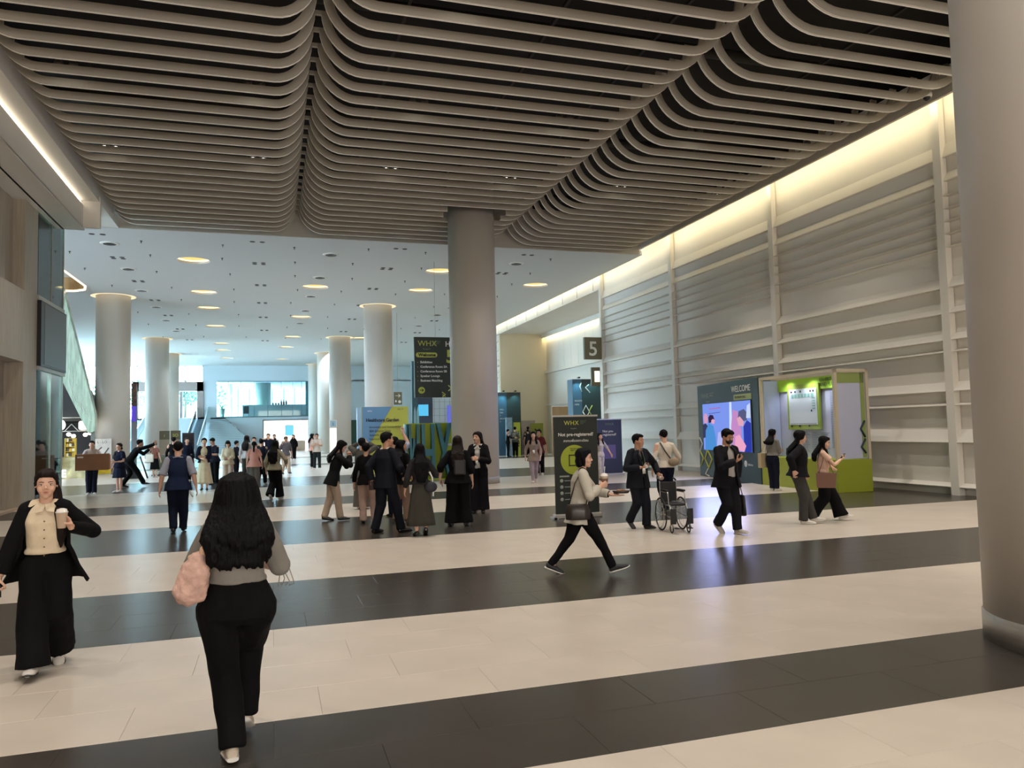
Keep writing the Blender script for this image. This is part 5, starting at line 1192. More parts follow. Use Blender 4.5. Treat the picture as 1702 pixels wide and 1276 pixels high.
# 2 left woman walking to camera
p2 = person(dict(x=-1.68, y=6.80, H=1.55, det=2, rot=172, w=1.02, hairc='b', label='woman at the left walking closer in cream knit vest, black cardigan and wide black trousers', hair='side', hside=-1, hpitch=-3, hyaw=-4,
    footR=(.035, .13, 0, -10, 4), footL=(-.05, -.12, 0, 34, -6), drop=.012, waist=.085,
    top=dict(m=cloth('cream_knit', (222, 204, 176), .95), hem=.055, sleeve=0, name='knit_vest', collar=cloth('cream_knit', (222, 204, 176), .95), buttons=mat('button', (120, 96, 70), .4)),
    jacket=dict(m=BK, open=62, hem=-.10, flare=1.45, k=1.12, sleeve=.96, sw=1.05, hemopen=1.15), bottom=('wide', BK), shoe=WSH, sole=mat('dark_sole', (40, 40, 42), .6),
    armL=dict(t=(.115, .12, .70), pole=(-1, -.2, -.9), dir=(.35, .25, .9), palm=(.6, .6, 0), hand='hold', flip=None), armR=dict(t=(.185, .06, .47), pole=(1, -.9, 0), hand='grip')))
cup(p2, -1, 'iced drink in a clear dome cup held up by the woman in the cream vest', mat('cup_pale', (196, 172, 148), .12), None, .95, False)
phone(p2, 1, 'black phone in the lowered hand of the woman in the cream vest')
# 3 woman with coffee crossing to the right
p3 = person(dict(x=3.53, y=8.6, H=1.57, det=2, rot=108, w=1.02, label='woman in a light grey blazer striding right with coffee and shoulder bag', hair='bob', hpitch=-5, hyaw=12,
    footR=(.04, .235, 0, -16, 3), footL=(-.04, -.24, 0, 22, -3), drop=.04, lean=4, top=dict(m=BK, hem=-.03, sleeve=.9),
    jacket=dict(m=cloth('light_blazer', (186, 180, 166), .8), open=50, hem=-.1, flare=1.3, sleeve=.9, sw=1.1, hemopen=1.3), bottom=('slim', BK), shoe=mat('dark_sneaker', (26, 26, 28), .6), sole=WSO,
    armR=dict(t=(.05, .15, .66), pole=(1, -.9, -.5), dir=(-.2, .9, .4), palm=(-.9, 0, .3), hand='hold'), armL=dict(t=(.04, .25, .59), pole=(-1, -.6, -.8), dir=(.1, 1, -.1), palm=(0, 0, 1), hand='flat')))
cup(p3, 1, 'iced coffee in a plastic cup held by the woman in the light blazer', mat('cup_milk', (196, 176, 152), .2), mat('coffee_band', (96, 64, 46), .4), 1.1)
r_ = held(p3, 'snack_tray', 'small dark food tray balanced in the left hand of the blazer woman', 'tray'); c, d, n, xx = p3['_hands'][-1]
g = MB(); g.tube([c + V(0, .03, .018), c + V(0, .03, .048)], [(.06, .09), (.075, .11)], 16, side=(1, 0, 0)); g.build('tray', mat('tray_dark', (44, 36, 30), .4), r_)
g = MB(); [g.ell(c + V(.02*i - .03, .0 + .03*(i % 3), .052), (.02, .022, .012)) for i in range(4)]; g.build('food', mat('food_brown', (150, 104, 66), .6), r_)
r_ = held(p3, 'shoulder_bag', 'dark brown leather bag at the hip of the woman in the light blazer', 'bag'); T = p3['_T']; c = T(.0, .125, -.03)
MB().tube([c + V(.0, 0, -.1), c + V(0, 0, .0), c + V(0, 0, .085)], [(.15, .05), (.155, .055), (.13, .03)], 6, side=(0, 1, 0)).build('bag_body', mat('bag_leather', (44, 36, 34), .35), r_, bevel=.012)
g = MB(); g.tube([c + V(0, -.1, .08), T(.2, .1, -.06), T(.31, .075, -.01), T(.2, .1, .06), c + V(0, .1, .08)], .009, 6); g.build('strap', mat('bag_leather', (44, 36, 34), .35), r_)
# 4 suited man with wheelchair
p4 = person(dict(x=5.98, y=11.95, H=1.64, fem=False, det=1, rot=166, w=1.05, label='man in a dark suit and lanyard pushing an empty wheelchair', hair='short', skin='m', hyaw=-20, side=0,
    footR=(.05, -.1, 0, 30, 6), footL=(-.045, .06, 0, -4, -6), drop=.008, top=dict(m=cloth('grey_shirt', (120, 112, 108)), hem=-.02, sleeve=.9), tie=BK, lanyard=1,
    jacket=dict(m=cloth('suit_navy_black', (22, 24, 32), .7), open=24, hem=-.095, sleeve=.95, sw=1.1, button=1, lapel=1, k=1.04), bottom=('straight', cloth('suit_navy_black', (22, 24, 32), .7)), shoe=BSH,
    armR=dict(t=(.06, .13, .64), pole=(1, -.4, -.6), dir=(-1, .5, .1), palm=(0, 0, 1), hand='hold'), armL=dict(t=(.2, .1, .555), pole=(-1, -.7, 0), dir=(-.3, .5, -.8), palm=(0, .6, -.6), hand='grip')))
for s in (-1, 1):
    c, d, n, xx = p4['_hands'][s]; g = MB(); g.ell(c - d*.01, (.036, .045, .036)); g.build('glove', mat('glove_white', (214, 212, 208), .7), p4['_root'])
phone(p4, 1, 'phone in the gloved hand of the suited man with the wheelchair')
# wheelchair
wr_ = empty('wheelchair', (6.36, 11.45, 0), math.radians(-8)); wr_.scale = (.72, .95, .95); al = mat('wheelchair_silver', (188, 188, 184), .3, .7); tyre = mat('tyre', (24, 24, 24), .7); wbk = mat('wheelchair_black', (22, 22, 24), .6)
def ringt(cx, cy, cz, R_, r, n=28): return [(cx, cy + R_*math.cos(2*math.pi*i/n), cz + R_*math.sin(2*math.pi*i/n)) for i in range(n + 1)]
for s in (-1, 1):
    w_ = empty('wheel'); w_.parent = wr_; w_.location = (s*.25, .1, .29)
    MB().tube(ringt(0, 0, 0, .275, 0), .016, 6, side=(1, 0, 0)).build('tyre', tyre, w_); MB().tube(ringt(s*.04, 0, 0, .235, 0), .008, 6, side=(1, 0, 0)).build('push_rim', al, w_)
    g = MB()
    for i in range(12): a = math.pi*i/6; g.tube([(0, 0, 0), (0, .265*math.cos(a), .265*math.sin(a))], .003, 4)
    g.ell((0, 0, 0), (.03, .03, .03)); g.build('spokes', al, w_)
    cw = empty('caster'); cw.parent = wr_; cw.location = (s*.2, -.3, .08); MB().tube(ringt(0, 0, 0, .07, 0, 16), .014, 6, side=(1, 0, 0)).build('caster_tyre', tyre, cw); MB().tube([(0, 0, 0), (s*.02, 0, .05), (0, .03, .2)], .011, 6).build('fork', al, cw)
    g = MB(); x = s*.2
    g.tube([(x, .2, .3), (x, .22, .84), (x, .3, .9)], .014, 8); g.tube([(x, .2, .46), (x, -.24, .46), (x, -.34, .16), (x, -.42, .1)], .014, 8); g.tube([(x, .2, .68), (x, -.16, .68), (x, -.2, .46)], .012, 8); g.tube([(x, .2, .3), (x, -.3, .26)], .012, 8)
    g.build('side_frame', al, wr_)
    MB().box(x - .03, x + .03, -.16, .14, .69, .72).build('armrest', wbk, wr_, bevel=.008); MB().tube([(x, .22, .86), (x, .34, .905)], .018, 8).build('push_grip', wbk, wr_)
    MB().box(x - .09 if s > 0 else x, x + .0 if s > 0 else x + .09, -.5, -.36, .09, .105).build('footplate', wbk, wr_)
    MB().box(x - .07, x + .07, -.40, -.385, .16, .42).build('calf_pad', wbk, wr_, bevel=.01)
MB().box(-.19, .19, -.22, .2, .45, .49).build('seat', wbk, wr_, bevel=.012); MB().box(-.19, .19, .19, .215, .5, .84).build('backrest', wbk, wr_, bevel=.008)
g = MB(); g.tube([(-.2, .2, .3), (.2, -.2, .45)], .01, 6); g.tube([(.2, .2, .3), (-.2, -.2, .45)], .01, 6); g.build('cross_brace', al, wr_)
tag(wr_, 'empty silver and black wheelchair beside the suited man', 'wheelchair')
# 5 man with phone and briefcase in front of the screen
p5 = person(dict(x=6.98, y=10.80, H=1.70, fem=False, det=1, rot=170, w=1.14, skin='m', mask=1, hpitch=-22, hyaw=-6, label='man in a dark jacket looking at his phone, briefcase in hand, before the glowing screen', hair='short',
    footR=(.045, -.1, 0, 35, 4), footL=(-.02, .1, 0, -6, -4), drop=.012, top=dict(m=cloth('pale_shirt', (176, 170, 166)), hem=.0, sleeve=.9),
    jacket=dict(m=cloth('jacket_black', (20, 20, 26), .8), open=22, hem=-.08, sleeve=.95, sw=1.15, flare=1.1), bottom=('straight', cloth('jacket_black', (20, 20, 26), .8)), shoe=mat('offwhite_shoe', (180, 174, 166), .6), sole=WSO,
    armR=dict(t=(.01, .15, .68), pole=(1, -.2, -.6), dir=(-.6, .7, .5), palm=(-.2, 0, .9), hand='hold'), armL=dict(t=(.165, -.03, .5), pole=(-1, -.6, 0), hand='grip', dir=(-.1, 0, -1))))
phone(p5, 1, 'phone lit in the hand of the man before the glowing screen')
r_ = held(p5, 'briefcase', 'black soft briefcase hanging from the hand of the man in the dark jacket', 'bag'); c, d, n, xx = p5['_hands'][-1]
MB().tube([c + V(-.03, 0, -.5), c + V(-.02, 0, -.47), c + V(-.01, 0, -.18), c + V(-.01, 0, -.16)], [(.15, .04), (.165, .055), (.15, .05), (.12, .03)], 8, side=(0, 1, 0)).build('case_body', BSH, r_, bevel=.01)
g = MB()
for s in (-.03, .03): g.tube([c + V(s, -.07, -.17), c + V(s*.5, -.05, -.05), c + V(0, 0, -.005), c + V(s*.5, .05, -.05), c + V(s, .07, -.17)], .008, 6)
g.build('handle', BSH, r_)
# 6,7 pair walking right
p6 = person(dict(x=8.70, y=11.25, H=1.63, det=1, rot=122, w=1.1, hyaw=-25, label='woman in a short black jacket and grey jeans walking right', hair='long', hlen=.12, hfront=False, skin='l',
    footR=(.04, .03, 0, 0, 0), footL=(-.04, .14, 0, -8, -4), drop=.005, lean=5, top=dict(m=DG, hem=-.01, sleeve=.9), jacket=dict(m=cloth('boucle_black', (24, 24, 28), .9), open=10, hem=-.02, flare=1.15, sleeve=.95, sw=1.2, button=1), bottom=('straight', cloth('grey_denim', (64, 62, 60))), shoe=WSH, sole=WSO,
    armR=dict(t=(.14, -.05, .56), pole=(1, -1, 0)), armL=dict(t=(.14, .06, .52))))
p7 = person(dict(x=9.36, y=11.42, H=1.53, det=1, rot=128, w=1.0, hyaw=10, hpitch=-14, label='woman in a peach top and black trousers, arm stretched out, looking at her phone', hair='long', hlen=.1, hairc='k', skin='l',
    footR=(.04, -.15, 0, 24, 4), footL=(-.04, .18, 0, -12, -4), drop=.02, lean=2, top=dict(m=cloth('peach', (214, 178, 156)), hem=.05, sleeve=.28, sw=1.1), bottom=('wide', BK), shoe=WSH, sole=WSO,
    armR=dict(t=(-.04, .2, .7), pole=(1, -.3, -1), dir=(-.7, .6, .4), palm=(-.2, -.1, .9), hand='hold'), armL=dict(t=(.29, .12, .59), pole=(-1, -1, -.4), dir=(-.9, .3, -.4), palm=(0, 0, -1), hand='flat')))
phone(p7, 1, 'phone held by the woman in the peach top')
r_ = held(p7, 'tote_bag', 'brown leather tote bag between the two women walking right', 'bag'); T = p7['_T']; c = T(-.03, .16, .03)
MB().prism([(-.16, -.13), (.14, -.13), (.17, .13), (-.17, .13)], 'x', c.x - .04, c.x + .04).build('bag_body', mat('bag_brown', (120, 84, 68), .5), r_, None)
for o in r_.children: o.location = (0, c.y, c.z)
g = MB(); g.tube([(c.x, c.y - .12, c.z + .12), T(.2, .11, 0), T(.31, .08, 0), T(.2, .11, .05), (c.x, c.y + .12, c.z + .12)], .008, 6); g.build('strap', mat('bag_brown', (120, 84, 68), .5), r_)
# 8 girl at kiosk
p8 = person(dict(x=12.35, y=16.95, H=1.6, det=1, rot=70, w=.95, label='woman in a grey blouse with folded arms reading the exhibitor list at the kiosk', hair='long', hlen=.06, hfront=False, hyaw=10, footR=(.04, .02, 0, 0, 4), footL=(-.05, .03, 0, 0, -4),
    top=dict(m=cloth('blouse_grey', (132, 128, 120)), hem=.04, sleeve=.75, sw=1.25), bottom=('straight', NV), shoe=WSH, sole=WSO, armR=dict(t=(-.02, .13, .66), pole=(1, -.5, -1)), armL=dict(t=(-.02, .14, .64), pole=(-1, -.5, -1))))
r_ = held(p8, 'tote_bag', 'beige canvas tote on the shoulder of the woman reading the kiosk', 'bag'); T = p8['_T']; c = T(-.02, -.15, -.04)
MB().box(c.x - .05, c.x + .05, c.y - .16, c.y + .16, c.z - .22, c.z + .16).build('bag_body', mat('canvas_beige', (180, 162, 128), .8), r_, bevel=.01); MB().tube([(c.x, c.y - .1, c.z + .15), T(.3, -.08, -.01), (c.x, c.y + .1, c.z + .15)], .008, 6).build('strap', mat('canvas_beige', (180, 162, 128), .8), r_)
# 9 white shirt man walking away
p9 = person(dict(x=7.85, y=14.4, H=1.68, fem=False, det=1, rot=12, w=1.0, face=False, label='person in white shirt walking away with a beige crossbody bag, behind the wheelchair', hair='short', hpitch=-18, footR=(.05, .1, 0, 0, 4), footL=(-.05, -.08, 0, 20, -4), drop=.008,
    top=dict(m=cloth('white_shirt', (214, 204, 190)), hem=.0, sleeve=.5, sw=1.08, k=1.02), bottom=('straight', NV), shoe=BSH, armR=dict(t=(.1, .14, .6), pole=(1, -1, 0))))
r_ = held(p9, 'crossbody_bag', 'beige crossbody bag on the back of the person in the white shirt', 'bag'); T = p9['_T']; bb_ = mat('bag_taupe', (150, 132, 110), .7)
c = T(.07, .08, -.1); g = MB(); g.ell(c, (.12, .045, .09)); g.build('bag_body', bb_, r_); MB().tube([c + V(-.06, 0, .06), T(.2, -.02, -.1), T(.31, -.06, -.03), T(.29, -.06, .045)], [(.014, .004)]*4, 6, side=(1, 0, 0)).build('strap', mat('strap_dark', (50, 44, 40), .6), r_)
# centre group
p10 = person(dict(x=1.87, y=13.38, H=1.78, fem=False, det=1, rot=55, w=1.02, hyaw=25, label='man in a black suit standing with legs apart in the central group', hair='short', skin='m', footR=(.1, .1, 0, 0, 14), footL=(-.1, -.06, 0, 0, -6), drop=.012,
    top=dict(m=cloth('white_shirt', (214, 204, 190)), hem=.0, sleeve=.9), jacket=dict(m=cloth('suit_black', (17, 19, 28), .7), open=30, hem=-.075, sleeve=.95, sw=1.12), bottom=('straight', cloth('suit_black', (17, 19, 28), .7)), shoe=BSH, armL=dict(t=(.13, -.06, .5)), armR=dict(t=(.1, .12, .6), pole=(1, -1, 0))))
r_ = held(p10, 'pouch', 'small brown pouch bag at the hip of the man in the black suit', 'bag'); c = p10['_T'](-.05, -.135, -.02); MB().box(c.x - .05, c.x + .05, c.y - .1, c.y + .1, c.z - .08, c.z + .08).build('pouch_body', mat('pouch_brown', (60, 48, 46), .5), r_, bevel=.012)
p11 = person(dict(x=2.36, y=12.75, H=1.55, det=1, rot=2, w=1.0, face=False, label='woman with long black hair in a long dark grey skirt seen from behind', hair='long', hlen=.22, hwid=.075, footR=(.06, .06, 0, 24, 6), footL=(-.05, -.02, 0, 8, -6), top=dict(m=CH, hem=.03, sleeve=.9, sw=1.15, k=1.05),
    bottom=('skirt', cloth('skirt_grey', (62, 60, 54))), hemz=.115, hemr=.15, pleat=.07, shoe=BSH, armR=dict(t=(.11, .17, .66), pole=(1, -.6, -1), dir=(.2, 1, .3), palm=(-1, 0, 0)), armL=dict(t=(.16, .06, .5))))
r_ = held(p11, 'white_strap_bag', 'dark bag with a white strap on the woman in the long grey skirt', 'bag'); c = p11['_T'](-.0, .1, -.07); g = MB(); g.ell(c, (.11, .05, .09)); g.build('bag_body', mat('bag_navy', (26, 28, 38), .6), r_)
MB().tube([p11['_T'](.16, .09, -.06), p11['_T'](.1, .12, -.05), p11['_T'](-.04, .13, -.05), p11['_T'](-.1, .125, -.06)], [(.014, .008)]*4, 6).build('white_strap', whitep, r_)
p12 = person(dict(x=2.36, y=14.85, H=1.6, det=1, rot=40, w=.95, hyaw=50, label='woman in a black top and tan trousers turned sideways behind the long skirt', hair='long', hlen=.2, skin='m', footR=(.05, .05, 0, 0, 6), footL=(-.04, -.05, 0, 0, -6), top=dict(m=BK, hem=-.07, sleeve=.3), bottom=('straight', cloth('tan_pants', (150, 122, 106))), shoe=mat('tan_shoe', (120, 90, 78), .6)))
p13 = person(dict(x=3.25, y=13.78, H=1.66, det=1, rot=14, w=1.12, face=False, hairc='b', label='woman in black cape top and very wide black trousers, back turned, by the central column', hair='long', hlen=.16, hwid=.07, footR=(.075, .0, 0, 0, 8), footL=(-.08, .0, 0, 0, -14), top=dict(m=BK, hem=-.06, sleeve=.7, sw=1.4, k=1.08, flare=1.1), bottom=('wide', BK), hip=1.15, shoe=mat('dark_grey_shoe', (52, 50, 50), .6),
    armL=dict(t=(.2, .03, .52), pole=(-1, -1, 0), hand='grip')))
phone(p13, -1, 'dark phone in the lowered hand of the woman in very wide trousers')
r_ = held(p13, 'backpack', 'small black backpack on the woman in very wide trousers', 'bag'); c = p13['_T'](.12, .02, -.1); MB().box(c.x - .11, c.x + .11, c.y - .05, c.y + .04, c.z - .14, c.z + .14).build('bag_body', mat('bag_black', (24, 24, 26), .5), r_, bevel=.03); g = MB(); g.tube([c + V(.05, .0, .14), p13['_T'](.31, .06, -.02), p13['_T'](.22, .07, .07)], [(.012, .005)]*3, 6); g.build('strap', mat('strap_grey', (120, 118, 116), .6), r_)
p14 = person(dict(x=4.18, y=15.8, H=1.72, det=1, rot=205, w=1.0, hyaw=25, hairc='b', label='woman in black suit and white shirt facing the group before the central column', hair='long', hlen=.1, hfront=False, footR=(.05, .02, 0, 0, 6), footL=(-.05, .0, 0, 0, -6), top=dict(m=WH, hem=-.01, sleeve=.9, collar=WH), jacket=dict(m=cloth('suit_black2', (20, 19, 22), .8), open=17, hem=-.07, sleeve=.95, sw=1.15), bottom=('wide', cloth('suit_black2', (20, 19, 22), .8)), shoe=BSH, lanyard=1,
    armL=dict(t=(.02, .15, .66), pole=(-1, -.5, -1)), armR=dict(t=(.03, .16, .66), pole=(1, -.5, -1), hand='hold')))
phone(p14, 1, 'phone held at the waist by the woman in the white shirt and suit')
p15 = person(dict(x=1.15, y=15.8, H=1.62, det=1, rot=88, w=.98, lean=14, label='woman in black jacket and beige trousers leaning over her phone, left of the group', hair='long', hlen=.1, hpitch=-28, footR=(.04, .08, 0, 0, 2), footL=(-.04, -.1, 0, 10, -2), top=dict(m=cloth('black_jacket', (22, 24, 26)), hem=-.09, sleeve=.95, sw=1.3, k=1.08), bottom=('straight', BG), shoe=BSH,
    armR=dict(t=(.02, .2, .8), pole=(1, -.5, -1), hand='hold'), armL=dict(t=(.02, .2, .78), pole=(-1, -.5, -1))))
phone(p15, 1, 'phone close to the face of the leaning woman in beige trousers')
p16 = person(dict(x=1.95, y=17.85, H=1.63, det=1, rot=20, w=1.08, label='woman in a grey coat raising a camera phone, behind the suited man', hair='short', cap=BK, footR=(.05, 0, 0, 0, 4), footL=(-.05, 0, 0, 0, -4), top=dict(m=cloth('grey_coat', (82, 82, 78)), hem=-.09, sleeve=.9, sw=1.3, k=1.1, flare=1.15), bottom=('wide', cloth('grey_pants', (96, 92, 88))), shoe=WSH,
    armL=dict(t=(.06, .16, .93), pole=(-1, -.2, -.6), hand='hold', dir=(.4, .5, 1)), armR=dict(t=(.03, .17, .93), pole=(1, -.2, -.6), hand='hold', dir=(-.4, .5, 1))))
phone(p16, -1, 'phone raised to take a picture by the woman in the grey coat', (1, 0, 0))
p17 = person(dict(x=1.72, y=15.0, H=1.56, det=1, rot=15, w=1.0, face=False, label='person in dark top and pale pink trousers, mostly hidden by the suited man', hair='short', footR=(.1, .02, 0, 0, 6), footL=(-.04, .0, 0, 0, -6), top=dict(m=BK, hem=-.05, sleeve=.9), bottom=('straight', cloth('pale_pink', (190, 162, 150))), shoe=BSH))
p18 = person(dict(x=2.42, y=15.9, H=1.66, fem=False, det=1, rot=340, w=1.0, face=False, label='person in a blue and white patterned shirt with one arm raised high', hair='short', top=dict(m=mat('printed_shirt', (150, 160, 186), .8, nscale=14, nvar=.6), hem=-.04, sleeve=.45, sw=1.2), bottom=('straight', NV), shoe=BSH,
    armR=dict(t=(.17, .1, 1.04), pole=(1, 0, -.4), hand='grip', dir=(.3, .2, 1)), armL=dict(t=(.12, .1, .55))))
# man in navy vest
p19 = person(dict(x=-1.66, y=15.3, H=1.68, fem=False, det=1, rot=-4, w=1.1, face=False, label='man in a navy shirt with grey sleeves walking away', hair='short', hpitch=-8, footR=(.05, .1, 0, 0, 6), footL=(-.045, -.04, 0, 10, -2), drop=.006,
    top=dict(m=cloth('navy_vest', (26, 36, 62)), hem=-.06, sleeve=0.0, k=1.12), bottom=('straight', cloth('navy_trouser', (20, 26, 44))), shoe=BSH, armR=dict(t=(.185, .0, .48)), armL=dict(t=(.18, .0, .48))))
g = MB(); sc = p19['H']
for s in (-1, 1):
    g = MB(); a, e, w_, ap = p19['_arms'][s]; g.ell(a, (.041*sc,)*3); g.tube([a, a.lerp(e, .5), e], [.04*sc, .041*sc, .044*sc], 12); mk('sleeve', remesh(g, .0125, 2), cloth('sleeve_grey', (150, 152, 164)), p19['_root'])

MB().tube([p19['_T'](.295, -.05, -.03), p19['_T'](.305, 0, -.05), p19['_T'](.295, .05, -.03)], .012, 8).build('collar', cloth('sleeve_grey', (150, 152, 164)), p19['_root'])
r_ = held(p19, 'white_cable', 'white looped strap hanging at the right side of the man in the navy shirt', 'strap'); T = p19['_T']; MB().tube([T(.05, .11, -.02), T(-.02, .12, -.02), T(-.1, .125, -.02), T(-.14, .15, 0)], [(.012, .005)]*4, 6).build('loop', whitep, r_)
# grey blouse woman walking away with long hair
p20 = person(dict(x=.05, y=21.8, H=1.62, det=1, rot=20, w=1.02, face=False, label='long haired woman in khaki blouse and flared black trousers, right of the salmon top', hair='long', hlen=.2, hwid=.08, hwav=0, footR=(.05, .1, 0, 0, 6), footL=(-.05, -.08, 0, 28, -6), drop=.01, top=dict(m=cloth('khaki_blouse', (142, 136, 116)), hem=-.03, sleeve=.8, sw=1.25, k=1.1), bottom=('flare', BK), shoe=WSH,
    armR=dict(t=(.17, .08, .55), pole=(1, -1, 0))))
# women walking toward camera near the foyer
p21 = person(dict(x=8.0, y=23.3, H=1.68, det=1, rot=200, w=.95, label='woman in a mauve tunic suit with a lanyard walking from the foyer', hair='long', hlen=.1, skin='l', footR=(.02, .13, 0, -6, 3), footL=(-.03, -.12, 0, 28, -3), drop=.01, top=dict(m=cloth('mauve', (150, 132, 122)), hem=-.09, sleeve=.9, flare=1.2), bottom=('slim', cloth('lilac_grey', (156, 140, 146))), shoe=mat('pale_shoe', (196, 180, 166), .6), lanyard=1, armR=dict(t=(.16, .02, .5)), armL=dict(t=(.13, .1, .5))))
p22 = person(dict(x=9.5, y=27.0, H=1.72, det=1, rot=205, w=1.0, label='person in a dark red top walking just behind the woman in mauve', hair='bun', hyaw=10, skin='m', footR=(.04, .08, 0, 0, 3), footL=(-.05, -.08, 0, 20, -3), top=dict(m=cloth('dark_red', (96, 40, 40)), hem=-.04, sleeve=.4), bottom=('straight', BK), shoe=WSH, armR=dict(t=(.04, .16, .66), pole=(1, -.5, -1), hand='hold')))
p23 = person(dict(x=10.3, y=23.3, H=1.56, det=1, rot=168, w=.96, hairc='b', label='woman in a pale patterned jumpsuit walking beside the navy banner', hair='long', hlen=.16, skin='l', footR=(.04, .05, 0, 0, 3), footL=(-.05, -.04, 0, 0, -3), top=dict(m=mat('jumpsuit_print', (178, 170, 160), .8, nscale=16, nvar=.2), hem=-.02, sleeve=.5, sw=1.1), bottom=('straight', mat('jumpsuit_print', (178, 170, 160), .8, nscale=16, nvar=.2)), shoe=mat('brown_sandal', (110, 72, 56), .6), armL=dict(t=(.24, .06, .55), pole=(-1, -1, 0))))
# farther people
p24 = person(dict(x=-5.42, y=26.95, H=1.70, fem=False, det=1, rot=172, w=1.0, label='man in a pale T-shirt carrying a big brown cardboard box at the left', hair='short', face=False, footR=(.05, .0, 0, 0, 5), footL=(-.045, .03, 0, 0, -5), top=dict(m=cloth('pale_tee', (196, 182, 176)), hem=-.01, sleeve=.3, sw=1.2), bottom=('straight', NV), shoe=WSH,
    armR=dict(t=(.2, .2, .52), pole=(1, -.8, -.5), dir=(-.2, .9, -.2), palm=(-1, 0, 0)), armL=dict(t=(.2, .2, .52), pole=(-1, -.8, -.5), dir=(.2, .9, -.2), palm=(1, 0, 0))))
r_ = held(p24, 'cardboard_box', 'big brown cardboard box carried by the man at the left', 'box'); bx = mat('cardboard', (140, 100, 74), .8, nscale=4, nvar=.06)
MB().box(-.5, .42, .2, .55, .78, 1.27).build('carton', bx, r_, bevel=.01); MB().box(-.5, .42, .2, .55, 1.27, 1.28).build('top_flap', mat('cardboard_light', (166, 122, 90), .8), r_); MB().box(-.53, -.46, .22, .53, .8, 1.25).build('end_panel', mat('cardboard_orange', (176, 104, 74), .7), r_); MB().box(.2, .36, .55, .554, 1.17, 1.21).build('shipping_label', whitep, r_)
p25 = person(dict(x=-4.72, y=27.5, H=1.60, det=0, rot=215, w=1.05, label='woman in a short navy dress standing left of the leaning man', hair='side', hside=1, hairc='b', footR=(.05, 0, 0, 0, 5), footL=(-.05, .02, 0, 0, -5), top=dict(m=NV, hem=-.02, sleeve=.35, sw=1.35, k=1.1), bottom=('skirt', NV), hemz=.3, hemr=.15, shoe=WSH, armL=dict(t=(.02, .14, .62), pole=(-1, -.5, -1))))
p26 = person(dict(x=-4.7, y=30.2, H=1.86, fem=False, det=0, rot=62, w=1.05, lean=34, px=-.0, py=-.2, label='man in black bending forward with a raised fist, next to the escalator', hair='short', face=False, skin='m', footR=(.06, .16, 0, 0, 4), footL=(-.06, -.2, 0, 12, -4), drop=.03, top=dict(m=BK, hem=-.06, sleeve=.95, sw=1.2), bottom=('straight', BK), shoe=BSH,
    armR=dict(t=(.06, .38, .82), pole=(.4, -.2, -1), hand='grip', dir=(0, .2, 1)), armL=dict(t=(.05, .3, .72), pole=(-.3, -.3, -1), hand='grip')))
p27 = person(dict(x=-4.95, y=36.9, H=1.55, det=0, rot=20, w=1.0, label='woman with a white tote and dark skirt by the glass balustrade', face=False, hair='bun', footR=(.04, 0, 0, 0, 5), footL=(-.04, 0, 0, 0, -5), top=dict(m=cloth('rust', (120, 78, 66)), hem=-.0, sleeve=.3), bottom=('skirt', BK), hemz=.22, hemr=.13, shoe=WSH, armL=dict(t=(.1, .15, .6), pole=(-1, -.6, -1))))
r_ = held(p27, 'tote_bag', 'white cloth tote hanging from the shoulder of the woman by the balustrade', 'bag'); c = p27['_T'](.02, -.1, -.1); MB().box(c.x - .17, c.x + .17, c.y - .04, c.y + .04, c.z - .18, c.z + .16).build('bag_body', mat('tote_white', (206, 200, 184), .8), r_, bevel=.01); MB().tube([c + V(-.1, 0, .15), p27['_T'](.3, -.06, -.02), c + V(.1, 0, .15)], .01, 6).build('strap', mat('tote_white', (206, 200, 184), .8), r_)
p28 = person(dict(x=-2.12, y=26.75, H=1.7, det=0, rot=178, w=1.0, label='woman in a dark jacket and long cream skirt facing the viewer', hair='bun', face=False, footR=(.04, 0, 0, 0, 5), footL=(-.05, .06, 0, 0, -5), top=dict(m=CR, hem=.0, sleeve=.3), jacket=dict(m=NV, open=38, hem=.0, sleeve=.8, sw=1.2), bottom=('skirt', CR), hemz=.13, hemr=.15, pleat=.08, shoe=BSH, armR=dict(t=(.02, .16, .6), pole=(1, -.5, -1)), armL=dict(t=(-.02, .17, .64), pole=(-1, -.5, -1))))
p29 = person(dict(x=-2.0, y=29.8, H=1.69, fem=False, det=0, rot=220, w=1.1, label='man in a black polo bending his head, right behind the woman in the cream skirt', hair='short', face=False, hpitch=-25, lean=8, footR=(.05, 0, 0, 0, 5), footL=(-.05, 0, 0, 0, -5), top=dict(m=cloth('polo', (28, 32, 44)), hem=-.04, sleeve=.4, sw=1.2), bottom=('straight', BK), shoe=BSH, armL=dict(t=(.0, .16, .66), pole=(-1, -.5, -1))))
p30 = person(dict(x=-1.48, y=28.4, H=1.58, det=0, rot=182, w=1.05, hair='bob', fringe=1, face=False, hpitch=-22, label='woman in a cream shirt and wide cream trousers looking down at her hands', footR=(.05, 0, 0, 0, 5), footL=(-.05, 0, 0, 0, -5), top=dict(m=CR, hem=-.05, sleeve=.75, sw=1.35, k=1.1), bottom=('wide', cloth('cream_pink', (208, 184, 168))), shoe=WSH, armR=dict(t=(.0, .15, .6), pole=(1, -.5, -1)), armL=dict(t=(.0, .15, .6), pole=(-1, -.5, -1))))
p31 = person(dict(x=-1.4, y=32.6, H=1.55, det=0, rot=60, w=1.0, hair='short', face=False, label='person in black standing between the cream outfit and the pink top', top=dict(m=BK, hem=-.05, sleeve=.6), bottom=('slim', BK), shoe=WSH))
p32 = person(dict(x=-.95, y=30.9, H=1.75, det=0, rot=20, w=1.0, hair='long', hlen=.14, hairc='b', face=False, label='tall woman with long brown hair in a white top behind the pink top', top=dict(m=WH, hem=-.03, sleeve=.8, sw=1.2), bottom=('straight', cloth('grey_pants', (96, 92, 88))), shoe=WSH))
